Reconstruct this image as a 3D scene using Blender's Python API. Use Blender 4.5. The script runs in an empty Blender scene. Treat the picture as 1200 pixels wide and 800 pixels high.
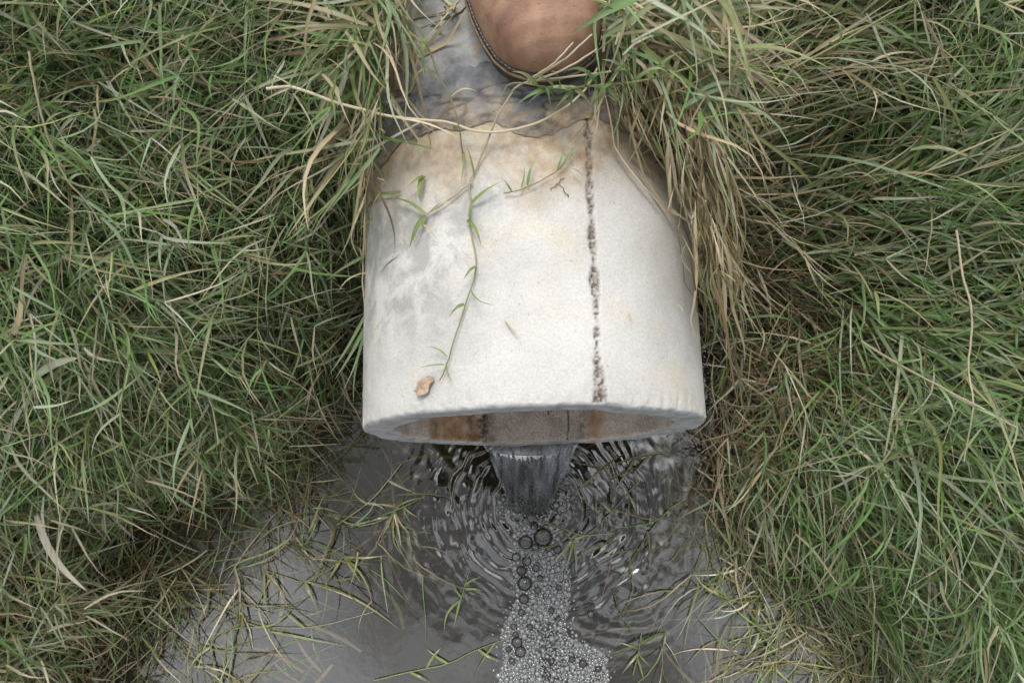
import bpy, math
import numpy as np

rng = np.random.default_rng(7)
SC = bpy.context.scene
COL = SC.collection
RAD = math.radians

# ------------------------------------------------------------------ camera
PITCH = RAD(12.3)                       # tilt away from straight down, towards +Y
CAM = np.array([-0.023, -0.102, 1.25])
F = 1000.0                              # focal length in pixels of the 1200 x 800 photo
cam = bpy.data.cameras.new('camera')
cam.sensor_width = 36.0
cam.lens = 36.0 * F / 1200.0
cam.clip_start = 0.02
cam.clip_end = 500
camo = bpy.data.objects.new('camera', cam)
camo.location = CAM
camo.rotation_euler = (PITCH, 0, 0)
COL.objects.link(camo)
SC.camera = camo

# ------------------------------------------------------------------ sky (bright, clouded) and sun
SUN_EL, SUN_AZ = RAD(64), RAD(-14)      # azimuth from +Y clockwise (towards +X)
w = bpy.data.worlds.new('World'); SC.world = w; w.use_nodes = True
nt = w.node_tree; nt.nodes.clear()
sky = nt.nodes.new('ShaderNodeTexSky'); sky.sky_type = 'NISHITA'; sky.sun_disc = False
sky.sun_elevation = SUN_EL; sky.sun_rotation = SUN_AZ
sky.air_density = 1.0; sky.dust_density = 2.0; sky.ozone_density = 1.0
hs = nt.nodes.new('ShaderNodeHueSaturation'); hs.inputs['Saturation'].default_value = 0.16
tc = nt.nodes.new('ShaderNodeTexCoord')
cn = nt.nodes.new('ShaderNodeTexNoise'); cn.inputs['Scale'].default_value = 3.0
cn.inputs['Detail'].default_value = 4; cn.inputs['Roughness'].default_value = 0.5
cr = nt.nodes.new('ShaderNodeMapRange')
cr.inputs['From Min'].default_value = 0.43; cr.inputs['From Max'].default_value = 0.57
cr.inputs['To Min'].default_value = 0.30; cr.inputs['To Max'].default_value = 1.70  # cloud gaps shaped this dark to darken their reflection in the ripples
mul = nt.nodes.new('ShaderNodeMix'); mul.data_type = 'RGBA'; mul.blend_type = 'MULTIPLY'
mul.inputs['Factor'].default_value = 1.0
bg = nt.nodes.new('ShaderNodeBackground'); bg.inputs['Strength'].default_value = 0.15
wo = nt.nodes.new('ShaderNodeOutputWorld')
L = nt.links.new
L(sky.outputs['Color'], hs.inputs['Color'])
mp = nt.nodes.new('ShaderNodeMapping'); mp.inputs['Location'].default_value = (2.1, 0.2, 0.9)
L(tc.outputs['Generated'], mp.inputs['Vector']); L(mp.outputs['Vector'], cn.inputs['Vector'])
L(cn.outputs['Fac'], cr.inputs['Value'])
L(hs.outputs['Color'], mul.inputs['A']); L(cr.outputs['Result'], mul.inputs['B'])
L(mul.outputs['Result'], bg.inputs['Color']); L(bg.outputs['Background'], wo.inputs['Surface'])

sun = bpy.data.lights.new('sun', 'SUN'); sun.energy = 1.1; sun.angle = RAD(20); sun.color = (1.0, 0.965, 0.91)
suno = bpy.data.objects.new('sun', sun)
suno.rotation_euler = (math.pi / 2 - SUN_EL, 0, math.pi - SUN_AZ)
suno.location = (0.5, -0.5, 3)
COL.objects.link(suno)

SC.view_settings.view_transform = 'Standard'
SC.view_settings.look = 'None'
SC.view_settings.gamma = 1.0
SC.view_settings.use_curve_mapping = False
SC.view_settings.exposure = 0.9
SC.cycles.max_bounces = 6
SC.cycles.diffuse_bounces = 3
SC.cycles.glossy_bounces = 3
SC.cycles.transmission_bounces = 4
SC.cycles.transparent_max_bounces = 14
SC.cycles.caustics_reflective = False
SC.cycles.caustics_refractive = False

# ------------------------------------------------------------------ helpers
CP, SP = math.cos(PITCH), math.sin(PITCH)
def ray(px, py):
    x, y, z = (px - 600) / F, -(py - 400) / F, -1.0
    d = np.array([x, y * CP - z * SP, y * SP + z * CP])
    return d / np.linalg.norm(d)
def at_z(px, py, z):
    d = ray(px, py); t = (z - CAM[2]) / d[2]
    return CAM + d * t

PR, PRI, PZ, PYAW = 0.180, 0.147, 0.34, RAD(1.2)   # pipe: outer / inner radius, axis height, yaw
def on_pipe(px, py, lift=0.003):
    """point where the view ray meets the pipe's outer surface (else the height of its side)"""
    d = ray(px, py); r = PR + lift
    a = d[0]**2 + d[2]**2; ox, oz = CAM[0], CAM[2] - PZ
    b = 2 * (ox * d[0] + oz * d[2]); c = ox * ox + oz * oz - r * r
    D = b * b - 4 * a * c
    if D < 0: return at_z(px, py, PZ + 0.05)
    return CAM + d * ((-b - math.sqrt(D)) / (2 * a))

def tag(o, label=None, cat=None, group=None, kind=None):
    if label: o['label'] = label
    if cat: o['category'] = cat
    if group: o['group'] = group
    if kind: o['kind'] = kind
    return o
def link_mesh(name, me, mat=None, parent=None, smooth=True):
    if mat is not None and not me.materials: me.materials.append(mat)
    if smooth:
        me.polygons.foreach_set('use_smooth', np.ones(len(me.polygons), bool))
    o = bpy.data.objects.new(name, me); COL.objects.link(o)
    if parent is not None: o.parent = parent
    return o
def np_mesh(name, V, Fq, col=None, attrs=None):
    """V (n,3), Fq (m,3|4) -> mesh, fast; col (n,3) point colours"""
    me = bpy.data.meshes.new(name)
    V = np.asarray(V, np.float32); Fq = np.asarray(Fq, np.int32)
    k = Fq.shape[1]
    me.vertices.add(len(V)); me.vertices.foreach_set('co', V.ravel())
    me.loops.add(Fq.size); me.loops.foreach_set('vertex_index', Fq.ravel())
    me.polygons.add(len(Fq))
    me.polygons.foreach_set('loop_start', np.arange(0, Fq.size, k, dtype=np.int32))
    me.update(calc_edges=True)
    if col is not None:
        c4 = np.ones((len(V), 4), np.float32); c4[:, :3] = col
        at = me.color_attributes.new('Col', 'FLOAT_COLOR', 'POINT'); at.data.foreach_set('color', c4.ravel())
    for nme, arr in (attrs or {}).items():
        at = me.attributes.new(nme, 'FLOAT', 'POINT'); at.data.foreach_set('value', np.asarray(arr, np.float32).ravel())
    return me
def empty(name, loc=(0, 0, 0)):
    o = bpy.data.objects.new(name, None); o.empty_display_size = 0.05; o.location = loc
    COL.objects.link(o); return o

_perm = np.random.default_rng(3).random((64, 64, 64)).astype(np.float32)
def vnoise(x, y, z=0.0):
    x, y, z = np.broadcast_arrays(np.asarray(x, float), np.asarray(y, float), np.asarray(z, float))
    xi, yi, zi = np.floor(x).astype(int), np.floor(y).astype(int), np.floor(z).astype(int)
    fx, fy, fz = x - xi, y - yi, z - zi
    fx, fy, fz = (f * f * (3 - 2 * f) for f in (fx, fy, fz))
    def g(a, b, c): return _perm[(xi + a) % 64, (yi + b) % 64, (zi + c) % 64]
    r = 0
    for a in (0, 1):
        for b in (0, 1):
            for c in (0, 1):
                r = r + g(a, b, c) * (fx if a else 1 - fx) * (fy if b else 1 - fy) * (fz if c else 1 - fz)
    return r * 2 - 1
def fbm(x, y, z=0.0, o=4):
    s, a, t = 0, 1.0, 0
    for i in range(o):
        s = s + a * vnoise(np.asarray(x) * 2**i + 17.3 * i, np.asarray(y) * 2**i + 5.1 * i, np.asarray(z) * 2**i)
        t += a; a *= 0.5
    return s / t
def sstep(a, b, x):
    t = np.clip((np.asarray(x, float) - a) / (b - a), 0, 1); return t * t * (3 - 2 * t)

# ------------------------------------------------------------------ materials
def new_mat(name):
    m = bpy.data.materials.new(name); m.use_nodes = True
    n = m.node_tree; p = n.nodes['Principled BSDF']
    return m, n, p, n.nodes['Material Output']
def N(nt, t, **kw):
    n = nt.nodes.new(t)
    for k, v in kw.items():
        if k in n.inputs: n.inputs[k].default_value = v
        else: setattr(n, k, v)
    return n
def noise(nt, scale, detail=5, rough=0.55, vec=None, dist=0.0):
    n = N(nt, 'ShaderNodeTexNoise', Scale=scale, Detail=detail, Roughness=rough, Distortion=dist)
    if vec is not None: nt.links.new(vec, n.inputs['Vector'])
    return n.outputs['Fac']
def ramp(nt, fac, stops, interp='LINEAR'):
    r = nt.nodes.new('ShaderNodeValToRGB'); r.color_ramp.interpolation = interp
    e = r.color_ramp.elements
    while len(e) < len(stops): e.new(0.5)
    for k, (p, c) in enumerate(stops):
        e[k].position = p; e[k].color = (*c, 1) if len(c) == 3 else c
    nt.links.new(fac, r.inputs['Fac']); return r.outputs['Color']
def mix(nt, f, a, b, blend='MIX'):
    m = nt.nodes.new('ShaderNodeMix'); m.data_type = 'RGBA'; m.blend_type = blend
    for s, v in (('Factor', f), ('A', a), ('B', b)):
        if isinstance(v, (int, float)): m.inputs[s].default_value = v
        elif isinstance(v, tuple): m.inputs[s].default_value = (*v, 1) if len(v) == 3 else v
        else: nt.links.new(v, m.inputs[s])
    return m.outputs['Result']
def mth(nt, op, a, b=0.0):
    m = nt.nodes.new('ShaderNodeMath'); m.operation = op
    for i, v in enumerate((a, b)):
        if isinstance(v, (int, float)): m.inputs[i].default_value = v
        else: nt.links.new(v, m.inputs[i])
    return m.outputs[0]
def attr(nt, name, out='Fac'):
    a = nt.nodes.new('ShaderNodeAttribute'); a.attribute_name = name; return a.outputs[out]
def bump(nt, h, strength=0.3, dist=0.002, prev=None):
    b = nt.nodes.new('ShaderNodeBump'); b.inputs['Strength'].default_value = strength; b.inputs['Distance'].default_value = dist
    nt.links.new(h, b.inputs['Height'])
    if prev is not None: nt.links.new(prev, b.inputs['Normal'])
    return b.outputs['Normal']
def objco(nt):
    return nt.nodes.new('ShaderNodeTexCoord').outputs['Object']

def outer_fresnel(n, ior, normal=None, both=0.0):
    """mirror share of a water skin, for its outer side only (light leaving the water passes straight through)"""
    fr = n.nodes.new('ShaderNodeFresnel'); fr.inputs['IOR'].default_value = ior
    if normal is not None: n.links.new(normal, fr.inputs['Normal'])
    ge = n.nodes.new('ShaderNodeNewGeometry')
    return mth(n, 'MULTIPLY', fr.outputs[0], mth(n, 'MAXIMUM', both, mth(n, 'SUBTRACT', 1.0, ge.outputs['Backfacing'])))

def grass_material(name, trans=0.42, rough=0.42, spec=0.5):
    m, n, p, out = new_mat(name)
    c = attr(n, 'Col', 'Color')
    v = noise(n, 260, 3, 0.6, objco(n))
    c2 = mix(n, mth(n, 'MULTIPLY', mth(n, 'SUBTRACT', v, 0.42), 1.6), c, mix(n, 0.55, c, (0.34, 0.29, 0.17)))
    n.links.new(c2, p.inputs['Base Color'])
    p.inputs['Roughness'].default_value = rough; p.inputs['Specular IOR Level'].default_value = spec
    tr = n.nodes.new('ShaderNodeBsdfTranslucent'); n.links.new(mix(n, 0.4, c2, (0.30, 0.38, 0.08)), tr.inputs['Color'])
    ms = n.nodes.new('ShaderNodeMixShader'); ms.inputs[0].default_value = trans
    n.links.new(p.outputs[0], ms.inputs[1]); n.links.new(tr.outputs[0], ms.inputs[2]); n.links.new(ms.outputs[0], out.inputs['Surface'])
    return m
M_GRASS = grass_material('grass_blade')
M_STRAW = grass_material('dry_straw', 0.12, 0.6, 0.3)
M_WEED = grass_material('wet_weed', 0.2, 0.25, 0.5)

def soil_material():
    m, n, p, out = new_mat('dark_soil')
    co = objco(n)
    c = ramp(n, noise(n, 18, 8, 0.65, co), [(0.3, (0.018, 0.014, 0.009)), (0.55, (0.05, 0.037, 0.022)), (0.75, (0.11, 0.085, 0.05))])
    n.links.new(c, p.inputs['Base Color']); p.inputs['Roughness'].default_value = 0.85
    n.links.new(bump(n, noise(n, 60, 8, 0.7, co), 0.8, 0.01), p.inputs['Normal'])
    return m
def concrete_material():
    """pale cast concrete: lime bloom, ochre blotches, grey algae, soil line; masks come from attributes"""
    m, n, p, out = new_mat('pale_concrete')
    co = objco(n)
    base = ramp(n, noise(n, 9, 6, 0.6, co), [(0.3, (0.40, 0.39, 0.366)), (0.5, (0.50, 0.489, 0.461)), (0.7, (0.575, 0.563, 0.533))])
    och = ramp(n, noise(n, 14, 4, 0.55, co, 0.4), [(0.52, (0, 0, 0)), (0.72, (1, 1, 1))])
    base = mix(n, mth(n, 'MULTIPLY', och, 0.42), base, (0.58, 0.49, 0.33))
    fine = noise(n, 420, 4, 0.7, co)
    base = mix(n, 0.55, base, ramp(n, fine, [(0.3, (0.62, 0.62, 0.61)), (0.6, (1, 1, 1))]), 'MULTIPLY')
    spk = ramp(n, noise(n, 150, 3, 0.7, co), [(0.655, (0, 0, 0)), (0.71, (1, 1, 1))])
    base = mix(n, mth(n, 'MULTIPLY', spk, 0.45), base, (0.20, 0.17, 0.13))
    alg = mth(n, 'MULTIPLY', attr(n, 'algae'), ramp(n, noise(n, 34, 6, 0.65, co, 0.5), [(0.42, (0, 0, 0)), (0.58, (1, 1, 1))]))
    base = mix(n, mth(n, 'MULTIPLY', alg, 0.62), base, (0.22, 0.22, 0.21))
    mud = mth(n, 'MULTIPLY', attr(n, 'mud'), ramp(n, noise(n, 42, 6, 0.7, co), [(0.28, (0.25,)*3), (0.6, (1, 1, 1))]))
    mcol = ramp(n, noise(n, 60, 5, 0.7, co), [(0.3, (0.20, 0.145, 0.085)), (0.6, (0.38, 0.29, 0.185)), (0.75, (0.45, 0.40, 0.32))])
    base = mix(n, mud, base, mcol)
    seam = attr(n, 'seam')
    sc = ramp(n, noise(n, 300, 4, 0.8, co), [(0.42, (0.05, 0.038, 0.03)), (0.56, (0.19, 0.15, 0.12)), (0.68, (0.45, 0.42, 0.37))])
    base = mix(n, seam, base, sc)
    ring = attr(n, 'ring')
    rc = ramp(n, noise(n, 70, 7, 0.7, co), [(0.33, (0.20, 0.203, 0.203)), (0.48, (0.38, 0.383, 0.38)), (0.66, (0.50, 0.50, 0.49))])
    base = mix(n, ring, base, rc)
    # inside: rust and damp
    ins = attr(n, 'inside')
    ic = ramp(n, noise(n, 26, 7, 0.65, co), [(0.3, (0.35, 0.30, 0.255)), (0.5, (0.55, 0.485, 0.42)), (0.7, (0.64, 0.58, 0.515))])
    ic = mix(n, 0.75, ic, ramp(n, fine, [(0.32, (0.35,)*3), (0.58, (1.15,)*3)]), 'MULTIPLY')
    rust = attr(n, 'rust')
    ic = mix(n, rust, ic, ramp(n, noise(n, 48, 6, 0.7, co), [(0.3, (0.13, 0.065, 0.035)), (0.5, (0.34, 0.20, 0.11)), (0.7, (0.48, 0.37, 0.27))]))
    dk = attr(n, 'dark')
    ic = mix(n, mth(n, 'MULTIPLY', dk, ramp(n, noise(n, 120, 5, 0.7, co), [(0.4, (1, 1, 1)), (0.62, (0, 0, 0))])), ic, (0.035, 0.035, 0.03))
    gr = attr(n, 'green')
    ic = mix(n, gr, ic, (0.015, 0.06, 0.045))
    base = mix(n, ins, base, ic)
    n.links.new(base, p.inputs['Base Color'])
    p.inputs['Roughness'].default_value = 0.8; p.inputs['Specular IOR Level'].default_value = 0.25
    b1 = bump(n, noise(n, 520, 5, 0.75, co), 0.28, 0.0016)
    b2 = bump(n, noise(n, 55, 5, 0.6, co), 0.12, 0.002, b1)
    n.links.new(b2, p.inputs['Normal'])
    return m
def mortar_material():
    m, n, p, out = new_mat('dark_mortar')
    co = objco(n)
    c = ramp(n, noise(n, 30, 7, 0.68, co, 0.3), [(0.28, (0.045, 0.047, 0.052)), (0.48, (0.12, 0.125, 0.135)), (0.62, (0.22, 0.215, 0.21)), (0.75, (0.30, 0.27, 0.22))])
    c = mix(n, mth(n, 'MULTIPLY', attr(n, 'dirt'), ramp(n, noise(n, 70, 6, 0.7, co), [(0.32, (0.1,)*3), (0.6, (1,)*3)])), c, ramp(n, noise(n, 90, 5, 0.7, co), [(0.3, (0.16, 0.115, 0.07)), (0.65, (0.36, 0.28, 0.18))]))
    c = mix(n, mth(n, 'MULTIPLY', attr(n, 'crack'), 0.55), c, (0.02, 0.02, 0.02))
    n.links.new(c, p.inputs['Base Color']); p.inputs['Roughness'].default_value = 0.75
    n.links.new(bump(n, noise(n, 140, 6, 0.72, co), 0.5, 0.003), p.inputs['Normal'])
    return m
def grey_material():
    m, n, p, out = new_mat('weathered_concrete')
    co = objco(n)
    c = ramp(n, noise(n, 24, 7, 0.66, co, 0.3), [(0.3, (0.10, 0.102, 0.10)), (0.5, (0.23, 0.23, 0.225)), (0.7, (0.36, 0.35, 0.325))])
    c = mix(n, ramp(n, noise(n, 40, 5, 0.7, co), [(0.55, (0, 0, 0)), (0.72, (0.8,)*3)]), c, (0.30, 0.23, 0.15))
    n.links.new(c, p.inputs['Base Color']); p.inputs['Roughness'].default_value = 0.85
    n.links.new(bump(n, noise(n, 260, 6, 0.72, co), 0.4, 0.002), p.inputs['Normal'])
    return m
def water_material():
    """murky pond: clear skin over silty water that lets the nearest weed show"""
    m, n, p, out = new_mat('pond_water')
    n.nodes.remove(p)
    co = objco(n)
    murk = n.nodes.new('ShaderNodeBsdfDiffuse')
    n.links.new(mix(n, attr(n, 'silt'), (0.013, 0.013, 0.008), (0.060, 0.058, 0.054)), murk.inputs['Color'])
    tr = n.nodes.new('ShaderNodeBsdfTransparent'); tr.inputs['Color'].default_value = (0.80, 0.76, 0.62, 1)
    body = n.nodes.new('ShaderNodeMixShader'); body.inputs[0].default_value = 0.6
    n.links.new(murk.outputs[0], body.inputs[1]); n.links.new(tr.outputs[0], body.inputs[2])
    gl = n.nodes.new('ShaderNodeBsdfGlossy'); gl.inputs['Roughness'].default_value = 0.015
    nb = bump(n, noise(n, 90, 3, 0.5, co), 0.05, 0.002)
    n.links.new(nb, gl.inputs['Normal'])
    fr = outer_fresnel(n, 2.1, nb)
    ms = n.nodes.new('ShaderNodeMixShader')
    n.links.new(fr, ms.inputs[0]); n.links.new(body.outputs[0], ms.inputs[1]); n.links.new(gl.outputs[0], ms.inputs[2])
    n.links.new(ms.outputs[0], out.inputs['Surface'])
    return m
def stream_material():
    m, n, p, out = new_mat('running_water')
    n.nodes.remove(p)
    co = objco(n)
    tr = n.nodes.new('ShaderNodeBsdfTransparent'); tr.inputs['Color'].default_value = (0.97, 0.965, 0.955, 1)
    gl = n.nodes.new('ShaderNodeBsdfGlossy'); gl.inputs['Roughness'].default_value = 0.05
    fr = outer_fresnel(n, 1.42, both=attr(n, 'fall'))
    ms = n.nodes.new('ShaderNodeMixShader')
    df = n.nodes.new('ShaderNodeBsdfDiffuse'); df.inputs['Color'].default_value = (0.42, 0.45, 0.48, 1)
    bd = n.nodes.new('ShaderNodeMixShader'); n.links.new(mth(n, 'MULTIPLY', attr(n, 'air_glint'), 0.42), bd.inputs[0])  # aerated water, with pale streaks painted in for sky glints
    n.links.new(tr.outputs[0], bd.inputs[1]); n.links.new(df.outputs[0], bd.inputs[2])
    n.links.new(fr, ms.inputs[0]); n.links.new(bd.outputs[0], ms.inputs[1]); n.links.new(gl.outputs[0], ms.inputs[2])
    n.links.new(ms.outputs[0], out.inputs['Surface'])
    return m
def bubble_material(name, milk, ior):
    m, n, p, out = new_mat(name)
    n.nodes.remove(p)
    tr = n.nodes.new('ShaderNodeBsdfTransparent'); tr.inputs['Color'].default_value = (0.95, 0.96, 0.96, 1)
    df = n.nodes.new('ShaderNodeBsdfDiffuse'); df.inputs['Color'].default_value = (0.72, 0.74, 0.74, 1)
    b = n.nodes.new('ShaderNodeMixShader'); b.inputs[0].default_value = milk
    n.links.new(tr.outputs[0], b.inputs[1]); n.links.new(df.outputs[0], b.inputs[2])
    gl = n.nodes.new('ShaderNodeBsdfGlossy'); gl.inputs['Roughness'].default_value = 0.03
    fr = outer_fresnel(n, ior, both=1.0)
    ms = n.nodes.new('ShaderNodeMixShader')
    n.links.new(fr, ms.inputs[0]); n.links.new(b.outputs[0], ms.inputs[1]); n.links.new(gl.outputs[0], ms.inputs[2])
    n.links.new(ms.outputs[0], out.inputs['Surface'])
    return m
def leather_material():
    m, n, p, out = new_mat('tan_leather')
    co = objco(n)
    c = ramp(n, noise(n, 11, 5, 0.6, co, 0.5), [(0.36, (0.18, 0.098, 0.066)), (0.5, (0.29, 0.165, 0.106)), (0.62, (0.38, 0.25, 0.16))])
    c = mix(n, ramp(n, noise(n, 26, 4, 0.6, co), [(0.54, (0, 0, 0)), (0.66, (0.75,)*3)]), c, (0.13, 0.075, 0.06))
    c = mix(n, ramp(n, noise(n, 170, 4, 0.7, co), [(0.62, (0, 0, 0)), (0.7, (0.7,)*3)]), c, (0.09, 0.05, 0.035))
    n.links.new(c, p.inputs['Base Color']); p.inputs['Roughness'].default_value = 0.55
    p.inputs['Specular IOR Level'].default_value = 0.35
    vo = N(n, 'ShaderNodeTexVoronoi', Scale=420.0); n.links.new(co, vo.inputs['Vector'])
    n.links.new(bump(n, vo.outputs['Distance'], 0.2, 0.0010, bump(n, noise(n, 45, 5, 0.6, co), 0.3, 0.003)), p.inputs['Normal'])
    return m
def plain_material(name, c1, c2, rough=0.6, scale=80, b=0.3):
    m, n, p, out = new_mat(name)
    co = objco(n)
    n.links.new(ramp(n, noise(n, scale, 6, 0.65, co), [(0.35, c1), (0.65, c2)]), p.inputs['Base Color'])
    p.inputs['Roughness'].default_value = rough
    n.links.new(bump(n, noise(n, scale * 3, 5, 0.7, co), b, 0.0015), p.inputs['Normal'])
    return m
M_SOIL = soil_material(); M_CONC = concrete_material(); M_MORTAR = mortar_material(); M_GREY = grey_material()
M_WATER = water_material(); M_STREAM = stream_material()
M_BUB = bubble_material('bubble_film', 0.03, 1.45); M_FOAM = bubble_material('foam_film', 0.30, 1.75)
M_LEATHER = leather_material()
M_RUBBER = plain_material('black_rubber', (0.012, 0.011, 0.010), (0.04, 0.036, 0.03), 0.6, 120)
M_WELT = plain_material('welt_leather', (0.16, 0.095, 0.05), (0.36, 0.24, 0.13), 0.7, 150)
M_THREAD = plain_material('grey_thread', (0.10, 0.09, 0.08), (0.32, 0.29, 0.25), 0.8, 300)
M_DEADLEAF = plain_material('dead_leaf', (0.27, 0.17, 0.115), (0.50, 0.40, 0.30), 0.8, 90)

# ------------------------------------------------------------------ terrain
# where the bank meets the water, read off the photo on the water plane (inland is to the left when walking along it)
shore_px = [(-700, 1150), (40, 1000), (110, 820), (105, 700), (118, 640), (150, 580), (290, 545), (362, 470), (372, 390), (400, 352),
            (600, 335), (800, 345), (838, 400), (842, 480), (828, 555), (880, 630), (1010, 700), (1120, 790), (1350, 960), (1900, 1300)]
SH = np.array([at_z(px, py, 0.0)[:2] for px, py in shore_px])
def shore_dist(x, y):
    """signed distance to the shore line: + on land"""
    x = np.asarray(x, float); y = np.asarray(y, float)
    best = np.full(x.shape, 1e9)
    for a, b in zip(SH[:-1], SH[1:]):
        ab = b - a; t = np.clip(((x - a[0]) * ab[0] + (y - a[1]) * ab[1]) / (ab @ ab), 0, 1)
        best = np.minimum(best, np.hypot(x - a[0] - t * ab[0], y - a[1] - t * ab[1]))
    P = np.vstack([SH, [[SH[-1, 0] + 3, -9], [SH[0, 0] - 3, -9]]])
    ins = np.zeros(x.shape, bool); j = len(P) - 1
    for i in range(len(P)):
        xi, yi, xj, yj = *P[i], *P[j]
        ins ^= ((yi > y) != (yj > y)) & (x < (xj - xi) * (y - yi) / (yj - yi + 1e-12) + xi)
        j = i
    return np.where(ins, -best, best)
def ground_h(x, y):
    d = shore_dist(x, y)
    h = np.where(d > 0, 0.46 * (1 - np.exp(-np.maximum(d, 0) / 0.26)), -0.28 * (1 - np.exp(np.minimum(d, 0) / 0.12)))
    x_ = np.abs(np.asarray(x, float)); y_ = np.asarray(y, float)
    h = np.where(d > 0, h * (1 - np.where(np.asarray(x) < 0, 0.62, 0.35) * sstep(0.14, -0.22, y_)), h)
    h = h + 0.09 * np.exp(-((x_ - 0.21) / 0.10)**2) * sstep(0.16, 0.34, y_)
    return h + sstep(-0.05, 0.15, d) * 0.03 * fbm(np.asarray(x) * 7, np.asarray(y) * 7, 1.5, 3)

def grid(xs, ys):
    nx, ny = len(xs), len(ys)
    X, Y = np.meshgrid(xs, ys)
    i = np.arange(nx * ny).reshape(ny, nx)
    Fq = np.stack([i[:-1, :-1], i[:-1, 1:], i[1:, 1:], i[1:, :-1]], -1).reshape(-1, 4)
    return X.ravel(), Y.ravel(), Fq
fine = np.linspace(-1.6, 1.6, 161)
far = np.array([2, 2.6, 3.6, 5, 8, 14, 25, 40.0])
gx = np.concatenate([-far[::-1], fine, far]); gy = np.concatenate([-far[::-1], fine, far])
X, Y, Fq = grid(gx, gy)
o = link_mesh('ground', np_mesh('ground', np.stack([X, Y, ground_h(X, Y)], -1), Fq), M_SOIL)
tag(o, 'dark soil of the banks and pond bed under the grass', kind='structure')

# ------------------------------------------------------------------ pond water with real ripples
PL = at_z(633, 592, 0.0)                # where the stream plunges in
def ripple(x, y):
    dx, dy = x - PL[0], y - PL[1]
    r = np.hypot(dx, dy); th = np.arctan2(dx, -dy)          # th = 0 points away from the pipe
    n1 = fbm(x * 14, y * 14, 3.3, 3)
    side = 0.35 + 0.65 * np.clip(np.abs(np.sin(th)) * 1.15, 0, 1)
    up = sstep(0.45, -0.2, -dy / (r + 1e-6))                 # calmer straight downstream
    rr = r + 0.012 * n1 + 0.006 * fbm(x * 38, y * 38, 8.1, 2)
    lam = 0.017 + 0.010 * sstep(0.0, 0.3, r)
    wave = np.sin(2 * np.pi * rr / 0.0145) * 0.6 + np.sin(2 * np.pi * rr / 0.0105 + 3 * n1) * 0.3 + np.sin(2 * np.pi * rr / 0.027 + 2 * n1) * 0.6
    A = 0.00105 * np.exp(-(np.maximum(r - 0.07, 0) / 0.085)**2) * sstep(0.0, 0.03, r)
    z = A * wave * side * (0.55 + 0.9 * np.clip(0.5 + fbm(x * 20, y * 20, 6.2, 2), 0, 1))
    # choppy cells to either side, further out
    chop = 1.25 * fbm(x * 62, y * 46, 5.7, 2) + 0.6 * fbm(x * 34, y * 30, 2.2, 2)
    z = z + 0.00140 * chop * np.exp(-((r - 0.12) / 0.075)**2) * side
    z = z + 0.0022 * np.exp(-(r / 0.045)**2) * fbm(x * 90, y * 90, 1.1, 3) - 0.005 * np.exp(-(r / 0.02)**2) + 0.0085 * np.exp(-(r / 0.085)**2)
    # faint rings lower down, beside the foam
    c2 = at_z(735, 700, 0.0); r2 = np.hypot(x - c2[0], (y - c2[1]) * 1.6)
    z = z + 0.00016 * np.sin(2 * np.pi * r2 / 0.024) * np.exp(-(r2 / 0.10)**2)
    return z + 0.0007 * fbm(x * 5, y * 5, 9.9, 2)
wx = np.unique(np.concatenate([-far[::-1], np.linspace(-1.6, -0.32, 70), np.arange(-0.32, 0.36, 0.0022), np.linspace(0.36, 1.6, 70), far]))
wy = np.unique(np.concatenate([[-40, -25, -14, -8, -5, -3.6, -2.6], np.linspace(-2.0, -0.42, 60), np.arange(-0.42, 0.16, 0.0022), np.linspace(0.16, 0.5, 20)]))
X, Y, Fq = grid(wx, wy)
silt = sstep(0.05, 0.32, np.hypot(X - PL[0], Y - PL[1]) + 0.10 * fbm(X * 5, Y * 5, 4.4, 3)) * np.where(X > 0.05, 1.0, 0.45)
o = link_mesh('water', np_mesh('water', np.stack([X, Y, ripple(X, Y)], -1), Fq, attrs={'silt': silt}), M_WATER)
tag(o, 'dark murky pond water rippling below the pipe', kind='structure')

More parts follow.
